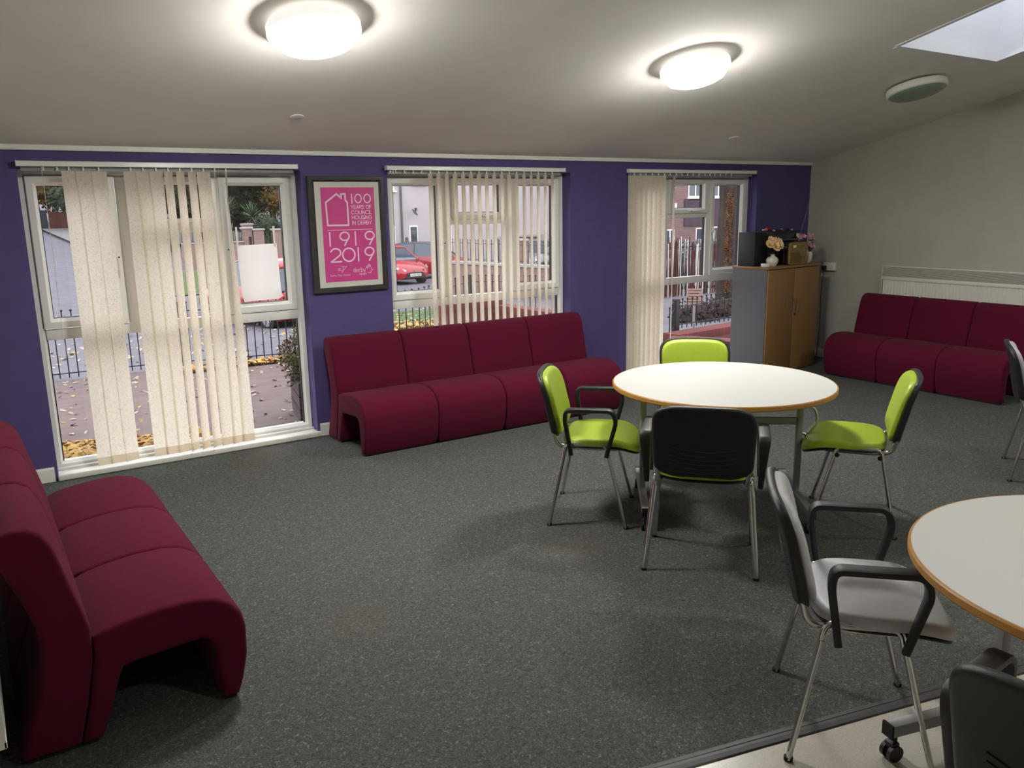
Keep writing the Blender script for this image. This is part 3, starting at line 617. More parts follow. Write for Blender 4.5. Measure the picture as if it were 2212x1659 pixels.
# radio
o = empty('radio', onC(-.50,.03), R(2), label='olive and black retro portable radio with round dial on the cupboard', cat='radio')
def rrect(x0,x1,z0,z1,r,n=6):
    pts = []
    for cx,cz_,a0 in ((x1-r,z1-r,0),(x0+r,z1-r,90),(x0+r,z0+r,180),(x1-r,z0+r,270)):
        pts += [(cx+r*math.cos(R(a0+90*k/n)), cz_+r*math.sin(R(a0+90*k/n))) for k in range(n+1)]
    return pts
rr = rrect(0,.31,0,.225,.035)
b = MB(); b.ring_loft([[(x,.02,z) for x,z in rr],[(x,.10,z) for x,z in rr]]); b.build('case', M['black'], o, smooth=40)
b = MB(); ins = lambda k: [(.155+(x-.155)*k,.1125+(z-.1125)*k) for x,z in rr]
b.ring_loft([[(x,.02,z) for x,z in rr],[(x,.006,z) for x,z in rr],[(x,0,z) for x,z in ins(.96)]]); fp = b.build('front_panel', M['brass'], o, smooth=40)
MB().box(.012,.20,-.002,.003,.018,.125,bev=.002).build('speaker_grille', mat('radio_grille', rgb(104,84,38), .7, var=.2, vscale=300), o, smooth=0)
dr_ = MB().lathe([(.001,0),(.062,0),(.066,.004),(.066,.008),(.060,.010),(.057,.004),(.001,.004)],n=40).build('dial_ring', M['gold'], o); dr_.rotation_euler.x = R(90); dr_.location = (.225,.002,.128)
d2 = MB().lathe([(.001,0),(.056,0),(.056,.004),(.03,.008),(.001,.01)],n=40).build('tuning_dial', mat('dial_face', rgb(110,104,80), .25, coat=.6), o); d2.rotation_euler.x = R(90); d2.location = (.225,-.003,.128)
MB().box(.055,.10,-.003,.002,.170,.198).build('price_sticker', M['plate'], o, smooth=0)
MB().cyl((-.012,.05,.175),.014,.014,16,'x').build('handle_knob', M['gold'], o)
MB().tube(arc([(-.008,.05,.175),(-.02,.05,.175),(-.022,.05,.03),(-.008,.05,.01)],.02),.004,8,ry=.010).build('carry_strap', M['black'], o)
MB().tube([(.25,.085,.22),(.46,.12,.665)],[.0035,.0012],8).build('telescopic_aerial', M['chrome'], o)
# vases with flowers
def petals(b_, c, r, n, layers, size, tiltz=.3, axis=(0,-.6,.8)):
    ax = Vector(axis).normalized(); q = ax.to_track_quat('Z','Y')
    for L_ in range(layers):
        for k in range(n):
            a = 2*math.pi*(k+.5*L_)/n; rad = r*(1-.28*L_); el = tiltz+.38*L_
            d0 = Vector((math.cos(a),math.sin(a),0)); tip = d0*rad*math.cos(el)+Vector((0,0,rad*math.sin(el)*1.1)); sd = Vector((-d0.y,d0.x,0))*size*rad
            m1 = d0*rad*.55*math.cos(el)+Vector((0,0,rad*.35*math.sin(el)-.002))
            pts = [Vector((0,0,0)), m1-sd, tip*.96-sd*.6, tip, tip*.96+sd*.6, m1+sd]
            b_.bm.faces.new([b_.bm.verts.new(Vector(c)+q@p) for p in pts])
def vase(name, loc, prof, label, blooms, mt, stems_z):
    o = empty(name, loc, 0, label=label, cat='vase of flowers')
    MB().lathe(prof, n=32).build('vase', M['cer'], o)
    b = MB(); bl = []
    for (x,y,z,r) in blooms: b.tube([(0,0,stems_z),(x*.5,y*.5,z*.7),(x,y,z-.01)],.002,6)
    for k in range(70):
        a = random.uniform(0,6.28); rr_ = random.uniform(.01,.09); z = random.uniform(stems_z-.005, max(p[2] for p in blooms)-.03); d0 = Vector((math.cos(a),math.sin(a),random.uniform(-.4,.5))); s_ = Vector((-d0.y,d0.x,0))*.011; c = Vector((rr_*math.cos(a)*.4,rr_*math.sin(a)*.4,z))
        b.bm.faces.new([b.bm.verts.new(p) for p in (c, c+d0*.03-s_, c+d0*.065, c+d0*.03+s_)])
    b.build('stems_and_leaves', M['leaf'], o, smooth=0)
    for (x,y,z,r) in blooms:
        b = MB(); petals(b, (x,y,z), r, 10 if mt == 'peach' else 6, 4 if mt == 'peach' else 2, .30, axis=(x*4,-.7+y*4,.5)); b.build('bloom', M[mt], o, smooth=0)
vp = [(.001,0),(.040,0),(.050,.012),(.064,.040),(.070,.062),(.066,.085),(.045,.108),(.028,.116),(.026,.130),(.031,.138),(.022,.136),(.018,.11),(.001,.10)]
vase('flower_vase', onC(-.705,.085), [(r*.88,z*.86) for r,z in vp], 'round cream vase of peach flowers at the front left of the cupboard', [(-.075,-.02,.215,.05),(-.028,-.05,.195,.062),(.02,-.02,.235,.055),(.07,-.02,.225,.058),(-.03,.0,.25,.05),(.035,-.05,.205,.05),(.09,.0,.245,.04)], 'peach', .118)
vp2 = [(.001,0),(.032,0),(.052,.03),(.058,.09),(.05,.12),(.043,.12),(.04,.05),(.001,.03)]
vase('flower_vase', onC(-.10,.10), vp2, 'cream pot of pink flowers at the right end of the cupboard, behind the radio', [(-.10,.02,.265,.034),(-.06,.0,.275,.03),(.02,0,.27,.038),(.055,-.01,.285,.028),(.07,-.02,.24,.03),(.035,-.04,.17,.04),(-.02,-.04,.19,.036),(.085,0,.255,.026)], 'pink', .12)
o = tag(MB().lathe([(.001,0),(.042,0),(.045,.004),(.045,.028),(.042,.032),(.001,.031)],n=32).build('round_tub', M['plate'], loc=onC(-.815,.08)), 'small flat white round tub on the cupboard, left of the cream vase', 'tub')

# wall socket on the right wall
o = empty('wall_socket', (XR,-.325,.965), 0, label='white double wall socket with black plug on the beige wall right of the cupboard', cat='socket')
MB().box(-.038,0,-.075,.075,-.0,.088,bev=.006).build('socket_box', M['plate'], o, smooth=30)
MB().box(-.044,-.037,-.072,.072,.003,.085,bev=.003).build('faceplate', M['plate'], o, smooth=30)
b = MB()
for yy_ in (-.035,.035):
    b.box(-.0455,-.043,yy_-.003,yy_+.003,.052,.060).box(-.0455,-.043,yy_-.014,yy_-.007,.030,.035).box(-.0455,-.043,yy_+.007,yy_+.014,.030,.035)
b.build('socket_holes', M['blackm'], o, smooth=0)
MB().box(-.085,-.043,.015,.058,.008,.055,bev=.01).build('plug', M['black'], o, smooth=30)
MB().tube([(-.07,.04,.012),(-.07,.05,-.10),(-.06,.06,-.30),(-.03,.07,-.6),(-.03,.09,-.955)],.0035,8).build('cable', M['black'], o)
MB().box(-.075,-.06,.045,.065,-.06,-.03,bev=.004).build('cable_tag', M['plate'], o, smooth=30)

# ------------------------------------------------------------------ radiators
def radiator(x, y0, y1, z0, z1, sgn, label, grille=True):
    o = empty('radiator', (x,y0,0), 0, label=label, cat='radiator'); L = y1-y0; D = .095
    b = MB(); n_ = int(L/.0333)
    # corrugated front panel
    pts = []; 
    for k in range(n_):
        ya = k*.0333; pts += [(ya,0),(ya+.008,0),(ya+.013,.008),(ya+.026,.008)]
    pts.append((n_*.0333,0))
    zt = z1-(.135 if grille else .03)
    b.ring_loft([[(sgn*(D-e), p, z) for p,e in pts] for z in (z0+.02, zt)], cap=False, close=False)
    b.build('corrugated_panel', M['rad'], o, smooth=0)
    b = MB(); b.box(min(0,sgn*.02),max(0,sgn*.02),0,L,z0,z1-.01); b.box(min(sgn*.02,sgn*D),max(sgn*.02,sgn*D),-.002,.004,z0,z1).box(min(sgn*.02,sgn*D),max(sgn*.02,sgn*D),L-.004,L+.002,z0,z1)
    b.box(sgn*D-.006,sgn*D+.002,-.002,L+.002,z0,z0+.022,bev=.002).box(sgn*D-.006,sgn*D+.002,-.002,L+.002,zt-.006,zt+.028,bev=.002).box(sgn*D-.006,sgn*D+.002,-.002,L+.002,z1-.012,z1,bev=.002)
    b.build('casing', M['rad'], o, smooth=30)
    if grille:
        b = MB(); z = zt+.032
        while z < z1-.014: b.box(sgn*D-.005,sgn*D+.001,0,L,z,z+.0042); z += .0092
        b.build('louvre_grille', M['rad'], o, smooth=0)
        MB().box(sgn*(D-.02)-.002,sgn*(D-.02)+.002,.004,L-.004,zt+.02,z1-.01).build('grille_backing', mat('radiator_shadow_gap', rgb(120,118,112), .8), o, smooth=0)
    else:
        MB().box(min(0,sgn*D),max(0,sgn*D),0,L,z1-.008,z1).build('top_grille', M['rad'], o, smooth=0)
    b = MB(); b.tube([(sgn*.05,.04,z0+.01),(sgn*.05,.04,z0-.06),(sgn*.05,.04,.0)],.008,10).cyl((sgn*.05,.04,z0-.09),.02,.06,16); b.build('valve', M['plate'], o)
    return o
radiator(XR-.005, -2.95, -1.0, .46, 1.058, -1, 'long white radiator with louvred top on the beige wall above the sofa')
radiator(XL+.035, -3.42, -2.6, .225, .60, 1, 'white radiator corner at the lower left edge behind the foreground sofa', False)

# ------------------------------------------------------------------ ceiling fittings
AX = math.atan(SL)     # ceiling tilt
def on_ceiling(o, x, y): o.location = (x, y, cz(y)); o.rotation_euler = (-AX, 0, 0)
dif = emit('lit_diffuser', (1,.985,.945,1), LAMP)
LG = 'lit round ceiling lights'
opal = emit('lit_opal_bezel', (1,.97,.92,1), .55)
dim = emit('dimmer_diffuser', (1,.985,.945,1), LAMP*.55)
rimm = emit('diffuser_rim', (1,.985,.945,1), LAMP*.5)
def lamp(x, y, label, lit=True, dm=None):
    o = empty('ceiling_light', label=label, cat='ceiling light'); 
    if lit: o['group'] = LG
    on_ceiling(o, x, y)
    MB().lathe([(.001,0),(.125,0),(.125,-.018),(.001,-.018)],n=40).build('mounting_plate', M['lampw'], o)
    MB().lathe([(.186,-.014),(.214,-.018),(.222,-.03),(.222,-.066),(.210,-.074),(.186,-.066),(.186,-.014)],n=48).build('bezel_ring', opal if lit else M['lampw'], o)
    if lit:
        MB().lathe([(.190,-.098),(.176,-.114),(.145,-.128),(.08,-.137),(.001,-.139)],n=48).build('diffuser', dm or dif, o)
        MB().ring_loft([[(r_*math.cos(k*math.pi/24),r_*math.sin(k*math.pi/24),z_) for k in range(48)] for r_,z_ in ((.194,-.066),(.1935,-.085),(.190,-.098))], cap=False).build('diffuser_rim', rimm, o)
        MB().lathe([(.001,-.018),(.19,-.018),(.19,-.024),(.001,-.024)],n=40).build('back_pan', M['lampw'], o)
    else:
        MB().lathe([(.203,-.066),(.196,-.080),(.17,-.094),(.10,-.105),(.001,-.109)],n=48).build('diffuser', M['greendif'], o)
        MB().lathe([(.001,-.018),(.19,-.018),(.19,-.05),(.001,-.05)],n=40).build('back_pan', M['lampw'], o)
    return o
lamp(1.53,-1.97,'bright round ceiling light at the top left, cut by the upper edge')
lamp(4.03,-1.99,'bright round ceiling light above the centre table, right of the top left one')
lamp(6.41,-2.04,'unlit round ceiling light with green tinted diffuser at the right', False)
lamp(6.0,-4.9,'round ceiling light outside the photo at the right', dm=dim); lamp(2.9,-6.9,'bright round ceiling light behind the camera')
for (x,y,l) in ((1.875,-.695,'small flat white disc on the ceiling below the left lamp'),(5.89,-.675,'small flat pale disc on the ceiling above the right window')):
    o = tag(MB().lathe([(.001,0),(.045,0),(.045,-.006),(.04,-.009),(.001,-.009)],n=32).build('ceiling_disc', M['lampw']), l, 'blanking disc', 'ceiling discs'); on_ceiling(o, x, y)

# ================================================================== outside
def lerp_tab(t, x):
    if x <= t[0][0]: return t[0][1]
    for (a,b_),(c,d) in zip(t, t[1:]):
        if x <= c: return b_+(d-b_)*(x-a)/(c-a)
    return t[-1][1]
def sstep(a,b_,x): t = min(1,max(0,(x-a)/(b_-a))); return t*t*(3-2*t)
def gz(x,y):
    z = lerp_tab([(0,-.10),(5.2,-.35),(9,-.60),(12,-.85),(14,-.95),(30,-1.35),(90,-1.8)], y)
    if y > 14:
        k = sstep(.47,.34,x/(y+5.94)); z = z*(1-k)+k*(-.95+.0615*(y-14))
    if y < 8: z -= .2*sstep(6,8,x)
    return z
def ground(name, x0,x1,y0,y1,nx,ny,m,dz=0,fn=None):
    b = MB(); vs = {}
    for i in range(nx+1):
        for j in range(ny+1):
            x = x0+(x1-x0)*i/nx; y = y0+(y1-y0)*(j/ny)**1.3
            if fn: x,y = fn(x,y)
            vs[i,j] = b.bm.verts.new((x,y,gz(x,y)+dz))
    for i in range(nx):
        for j in range(ny): b.bm.faces.new((vs[i,j],vs[i+1,j],vs[i+1,j+1],vs[i,j+1]))
    return tag(b.build(name, M[m], smooth=60), kind='structure')
ground('ground_asphalt', -30, 60, .2, 90, 60, 90, 'asphalt')
ground('ground_paving', -4, 4.9, .15, 5.9, 14, 14, 'paving', .012)
ground('ground_lawn', 4.9, 10.5, 5.6, 13.5, 12, 14, 'grass', .02, fn=lambda x,y: (max(x,.435*(y+5.94)), y))
ground('ground_lawn', 3.2, 7.6, 19, 24, 12, 10, 'grass', .03)
ground('ground_verge', 8.6, 12.5, 3.0, 4.2, 6, 4, 'grass', .02)
ground('ground_pavement', 3.75, 12, 33, 46, 10, 10, 'kerb', .12, fn=lambda x,y: (x+(4.1-3.45)*(1-(y-33)/10), y))

def flat_leaves(name, n, fn, size, m, label, jitter=1.0):
    b = MB()
    for i in range(n):
        x,y,h = fn(); a = random.uniform(0,6.28); s_ = size*random.uniform(.6,1.25); z = gz(x,y)+.02+h
        d0 = Vector((math.cos(a),math.sin(a),random.uniform(-.5,.5)*jitter)).normalized(); sd = Vector((-d0.y,d0.x,random.uniform(-.6,.6)*jitter)).normalized(); c = Vector((x,y,z)); bend = Vector((0,0,s_*.25))
        p = [c-d0*s_, c-d0*s_*.3-sd*s_*.6+bend*.4, c+d0*s_*.5-sd*s_*.5+bend*.4, c+d0*s_*1.05, c+d0*s_*.5+sd*s_*.5+bend*.6, c-d0*s_*.3+sd*s_*.6+bend*.5]
        v = [b.bm.verts.new(q) for q in p]; b.bm.faces.new((v[0],v[1],v[2],v[3])); b.bm.faces.new((v[0],v[3],v[4],v[5]))
    return tag(b.build(name, M[m], smooth=0), label, 'leaves', kind='stuff')
def pile():
    x = random.uniform(-.3,1.45); y = random.uniform(.32,1.30+.22*math.sin(x*4)) 
    return x, y, (.02+.16*max(0,1-y/1.7))*random.random()**.7
flat_leaves('leaf_drift', 4200, pile, .034, 'yleaf', 'drift of yellow autumn leaves on the paving against the left window')
flat_leaves('fallen_leaves', 420, lambda: (random.uniform(-.5,4.6), random.uniform(.9,5.7), 0), .032, 'pleaf', 'pale scattered leaves on the wet red paving outside the left window')
flat_leaves('leaf_drift', 900, lambda: (random.uniform(2.2,4.6), 5.25+abs(random.gauss(0,.22))-.2, random.random()*.05), .045, 'yleaf', 'yellow leaves along the foot of the railing beyond the left window')
flat_leaves('leaf_drift', 6000, lambda: (random.uniform(5.0,9.2), 5.8+abs(random.gauss(0,1.5)), random.random()*.05), .048, 'yleaf', 'brown and yellow leaves over the lawn edge outside the middle window')
flat_leaves('leaf_drift', 400, lambda: (random.uniform(8.6,12), random.uniform(3.0,4.2), random.random()*.04), .05, 'yleaf', 'yellow leaves on the strip behind the low brick wall by the right window')
flat_leaves('leaf_drift', 300, lambda: (random.uniform(5.4,7.4), random.uniform(.35,.9), random.random()*.08), .045, 'yleaf', 'brown leaves on the ground just outside the right window')
flat_leaves('fallen_leaves', 700, lambda: (random.uniform(-1,10.5), random.uniform(6.5,17), 0), .05, 'pleaf', 'pale leaves scattered over the asphalt road beyond the railing')

# railings
def bar_mesh(h, r=.008):
    b = MB(); b.tube([(0,0,0),(0,0,h)], r, 6); b.sphere((0,0,h+.008), .017, 8); return b
def railing(pts, top, bot, sp, label, posts=(), group=None, finial=True):
    o = empty('railing', (pts[0][0],pts[0][1],0), label=label, cat='railing'); 
    if group: o['group'] = group
    ox_, oy_ = pts[0][0], pts[0][1]; tot = 0; first = {}
    for (p,q,t0,t1,b0,b1) in zip(pts, pts[1:], top, top[1:], bot, bot[1:]):
        L = math.hypot(q[0]-p[0], q[1]-p[1]); n_ = max(1,int(L/sp))
        for i in range(n_):
            if tot >= 98: break
            t = (i+.5)/n_; x = p[0]+(q[0]-p[0])*t-ox_; y = p[1]+(q[1]-p[1])*t-oy_; zt = t0+(t1-t0)*t; zb = b0+(b1-b0)*t; key = round(zt-zb,2)
            if key not in first:
                bb = bar_mesh(key).build('bar', M['iron'], o); first[key] = bb
            else:
                bb = first[key].copy(); COL.objects.link(bb); bb.parent = o
            bb.location = (x,y,zb); tot += 1
        b = MB()
        for zz in ((t0-.10,t1-.10),(b0+.06,b1+.06)): b.tube([(p[0]-ox_,p[1]-oy_,zz[0]),(q[0]-ox_,q[1]-oy_,zz[1])], .012, 4, ry=.006)
        b.build('rail', M['iron'], o, smooth=0)
    for (x,y,zt,zb,s_) in posts:
        b = MB(); b.box(x-ox_-s_,x-ox_+s_,y-oy_-s_,y-oy_+s_,zb,zt,bev=.006); b.build('post', M['iron'], o, smooth=0)
    return o
railing([(-.9,5.93),(2.0,5.93),(4.5,5.3)], [.50,.50,.50], [-.36,-.36,-.34], .105, 'black iron railing with ball tops across the paving beyond the left window', [(2.0,5.93,.55,-.4,.025)])
railing([(4.6,5.2),(5.85,5.4),(7.12,6.1)], [.43,.50,.585], [-.42,-.36,-.4], .125, 'black iron railing with ball tops beyond the middle window, rising to a thick post', [(7.18,6.15,.60,-.6,.05)])
railing([(7.3,6.2),(8.9,6.6)], [.56,.44], [-.4,-.5], .16, 'short black iron railing right of the thick post outside the middle window')
railing([(8.30,2.55),(8.74,2.88)], [.235,.30], [-.17,-.13], .105, 'short black railing left of the square black post outside the right window')
railing([(8.76,2.9),(11.4,3.0)], [.30,.37], [-.125,-.10], .105, 'black iron railing with ball tops on the low brick wall outside the right window', [(8.76,2.88,.33,-.22,.042)])

def rot_box(name, m, p0, p1, thick, z0, z1, parent=None, bev=0):
    d0 = Vector((p1[0]-p0[0], p1[1]-p0[1], 0)); L = d0.length; b = MB(); b.box(0,L,-thick/2,thick/2,z0,z1,bev=bev)
    o_ = b.build(name, M[m] if isinstance(m,str) else m, parent, smooth=30); o_.location = (p0[0],p0[1],0); o_.rotation_euler.z = math.atan2(d0.y,d0.x); return o_
def brickwall(label, segs, th, body='rbrick', cap='ubrick', capz=.11, over=.0):
    o = empty('brick_wall', (0,0,0), label=label, cat='wall')
    for (p,q,z0,z1) in segs:
        rot_box('wall_body', body, p, q, th, z0, z1-capz, o); rot_box('coping', cap, p, q, th+over, z1-capz, z1, o, bev=.004)
    return o
brickwall('low red brick wall with soldier course outside the middle window, right half', [((5.0,3.2),(5.86,3.25),-.5,.515),((5.86,3.25),(5.98,1.3),-.5,.45)], .215)
brickwall('low V-shaped red brick wall with sloping brick top outside the right window', [((8.25,2.45),(11.5,2.75),-.7,-.095),((8.15,2.35),(8.9,1.0),-.7,-.11)], .30)
w2 = brickwall('buff brick retaining wall with pale coping and iron railing beyond the middle window', [((13.5,18),(14.75,12.2),-1.6,.0)], .25, 'bbrick', 'stone', .08, .08)
railing([(13.5,18),(14.75,12.2)], [.70,.66], [.02,.02], .12, 'thin black railing on top of the buff brick retaining wall', [(13.95,15.9,.75,0,.03)])
brickwall('buff brick pier with pale cap right of the retaining wall', [((15.85,18.2),(16.5,18.0),-1.4,.62)], .5, 'bbrick', 'stone', .08, .08)
# garden wall with piers across the road (beyond window 1)
gw = empty('garden_wall', (0,25,0), label='buff garden wall with square capped piers across the road beyond the left window', cat='wall')
for (x0,x1,zt,dy) in ((8.76,9.07,1.08,0),(9.10,9.47,1.02,-.1),(9.86,10.24,1.0,-.1),(9.14,9.46,1.20,1.2),(10.9,11.3,1.0,-.1)):
    p = MB().box(x0,x1,dy,dy+.38,-.5,zt).build('pier', M['bbrick'], gw, smooth=0)
    MB().box(x0-.04,x1+.04,dy-.04,dy+.42,zt,zt+.06,bev=.02).build('cap', M['stone'], p, smooth=30)
for (x0,x1,zt) in ((6.6,8.76,.60),(9.47,9.86,.22),(10.24,10.9,.3)):
    MB().box(x0,x1,.06,.28,-.5,zt).build('wall_panel', M['bbrick'], gw, smooth=0); MB().box(x0,x1,.02,.32,zt,zt+.06,bev=.01).build('coping', M['stone'], gw, smooth=30)
MB().box(8.93,9.03,-.005,.01,-.05,.80).build('letter_slot_panel', M['iron'], gw, smooth=0)
for (x0,x1,z0,z1) in ((6.6,8.74,.66,1.04),(9.47,9.86,.28,.96),(10.24,10.9,.36,.96)):
    b = MB(); b.box(x0,x1,.13,.16,z1-.03,z1).box(x0,x1,.13,.16,z0,z0+.03); x = x0
    while x < x1: b.box(x,x+.015,.135,.155,z0,z1); x += .075
    b.build('railing_panel', M['iron'], gw, smooth=0)
o = tag(MB().box(0,.95,0,.06,.0,1.1).build('fence_panel', M['darkfence'], smooth=0, loc=(3.1,44,.85)), 'dark slate coloured fence panel at the far end of the road, left window', 'fence')
o = tag(MB().box(0,2.0,0,.06,-.05,1.02).build('fence_panel', M['redfence'], smooth=0, loc=(4.12,43.9,.85)), 'red brown fence panel at the far end of the road, left window', 'fence')
tag(rot_box('kerb_stone', 'kerb', (3.5,42),(4.45,32.5), .12, -.2, .36), 'pale kerb along the far side of the road seen through the left window', 'kerb')

# trees and plants
def foliage(b_, c, r, n, size, core=True, sq=(1,1,.85)):
    C = Vector(c)
    if core:
        bm2 = bmesh.ops.create_icosphere(b_.bm, subdivisions=3, radius=1, matrix=Matrix.Translation(C))
        for v in bm2['verts']:
            d0 = v.co-C; k = .74+.20*math.sin(d0.x*5+c[0])*math.cos(d0.z*6+c[1])+random.uniform(-.08,.08); v.co = C+Vector((d0.x*r*sq[0]*k, d0.y*r*sq[1]*k, d0.z*r*sq[2]*k))
    for i in range(n):
        d0 = Vector((random.gauss(0,1),random.gauss(0,1),random.gauss(0,1))).normalized(); rr_ = r*random.uniform(.68,1.08); lump = 1+.14*math.sin(d0.x*7+c[0])*math.sin(d0.z*6+c[1])
        p = C+Vector((d0.x*sq[0],d0.y*sq[1],d0.z*sq[2]))*rr_*lump; a = Vector((random.gauss(0,1),random.gauss(0,1),random.gauss(0,1))).normalized(); s_ = a.cross(d0).normalized() if a.cross(d0).length > .01 else a.orthogonal()
        L = size*random.uniform(.6,1.3)
        b_.bm.faces.new([b_.bm.verts.new(q) for q in (p-a*L, p-s_*L*.45, p+a*L, p+s_*L*.45)])
def tree(x, y, zc, r, m, label, n=1500, size=.14, trunk=.18, group=None, sq=(1,1,.85)):
    o = empty('tree', (x,y,gz(x,y)), label=label, cat='tree'); zz = zc-gz(x,y)
    MB().tube([(0,0,-.1),(.05,0,zz*.5),(0,.05,zz)], [trunk,trunk*.75,trunk*.5], 10).build('trunk', M['bark'], o)
    b = MB(); foliage(b, (0,0,zz), r, n, size, sq=sq); b.build('foliage', M[m], o, smooth=0)
    return o
tree(2.2,47,4.0,3.2,'autumn','tree with golden brown autumn leaves at the far left of the left window', 2600,.16)
tree(6.0,50,4.0,3.4,'autumn','brown and green autumn tree above the red brown fence in the left window', 2600,.16)
tree(4.9,42.5,2.6,.9,'green','small green bush in front of the autumn trees at the left of the left window', 900,.10,.08)
tree(9.4,46,5.2,3.8,'darkf','tall dark tree in the middle background of the left window', 2600,.18)
tree(10.0,33,4.6,2.9,'darkf','dark evergreen tree right behind the spiky palms', 3200,.13)
tree(12.4,33,4.0,2.1,'green','olive green tree behind the right garden pier', 3000,.13)
tree(7.5,31,3.2,1.7,'green','yellowish green tree left of the palms in the right pane of the left window', 1800,.10,.12)
tree(12.5,31,2.3,1.15,'autumn','orange brown shrub tree behind the right garden pier', 1500,.09,.08)
tree(9.6,35,4.0,2.2,'autumn','golden leaved tree high behind the palms', 1500,.10,.1)
tree(13.6,50,3.6,4.6,'darkf','broad dark tree closing the view behind the garden wall', 2600,.2)
tree(12.9,41,3.0,2.7,'darkf','dark tree seen low between the palms and the right garden pier', 2200,.15)
tree(10.7,28.5,.75,1.0,'green','low green shrub right behind the garden wall piers', 1200,.08,.06)
def yucca(x, y, z, r, label, n=90):
    o = empty('yucca_palm', (x,y,gz(x,y)), label=label, cat='palm'); zz = z-gz(x,y)
    MB().tube([(0,0,-.1),(0,0,zz)],[.12,.09],10).build('trunk', M['bark'], o)
    b = MB()
    for i in range(n):
        az = random.uniform(0,6.28); el = random.uniform(-.35,1.45); d0 = Vector((math.cos(az)*math.cos(el),math.sin(az)*math.cos(el),math.sin(el))); s_ = Vector((-math.sin(az),math.cos(az),0))*.024; c = Vector((0,0,zz)); L = r*random.uniform(.8,1.1)
        b.bm.faces.new([b.bm.verts.new(q) for q in (c+d0*.05-s_*.6, c+d0*L*.5-s_, c+d0*L+Vector((0,0,-.05*L)), c+d0*L*.5+s_, c+d0*.05+s_*.6)])
    b.build('spiky_leaves', mat('yucca_green', rgx(120,140,104), .6, col2=rgx(74,98,70), vscale=3), o, smooth=0); return o
yucca(9.62,26.8,1.5,.72,'spiky palm behind the double pier, nearer of the two palms'); yucca(8.98,28.0,1.72,.78,'spiky palm left of and behind the nearer palm')
pl = empty('timber_planter', (2.32,.97,-.14), R(-12), label='weathered timber planter box with a green bush outside the left window', cat='planter')
b = MB(); b.box(0,.75,0,.62,0,.36).box(-.008,.0,-.008,.63,.10,.104); b.build('box', M['plank'], pl, smooth=0)
b = MB()
for k in (1,2): b.box(-.004,.754,-.004,.624,.118*k,.118*k+.006)
b.build('board_gap', M['blackm'], pl, smooth=0)
b = MB(); foliage(b, (.16,.26,.55), .28, 3200, .018, core=False, sq=(1,1,1)); foliage(b, (.5,.3,.55), .26, 2200, .018, core=False)
foliage(b, (.18,.26,.50), .20, 900, .02, core=True)
b.build('bush', mat('bush_green', rgx(104,112,72), .8, col2=rgx(120,82,56), vscale=5, thr=(.5,.62)), pl, smooth=0)

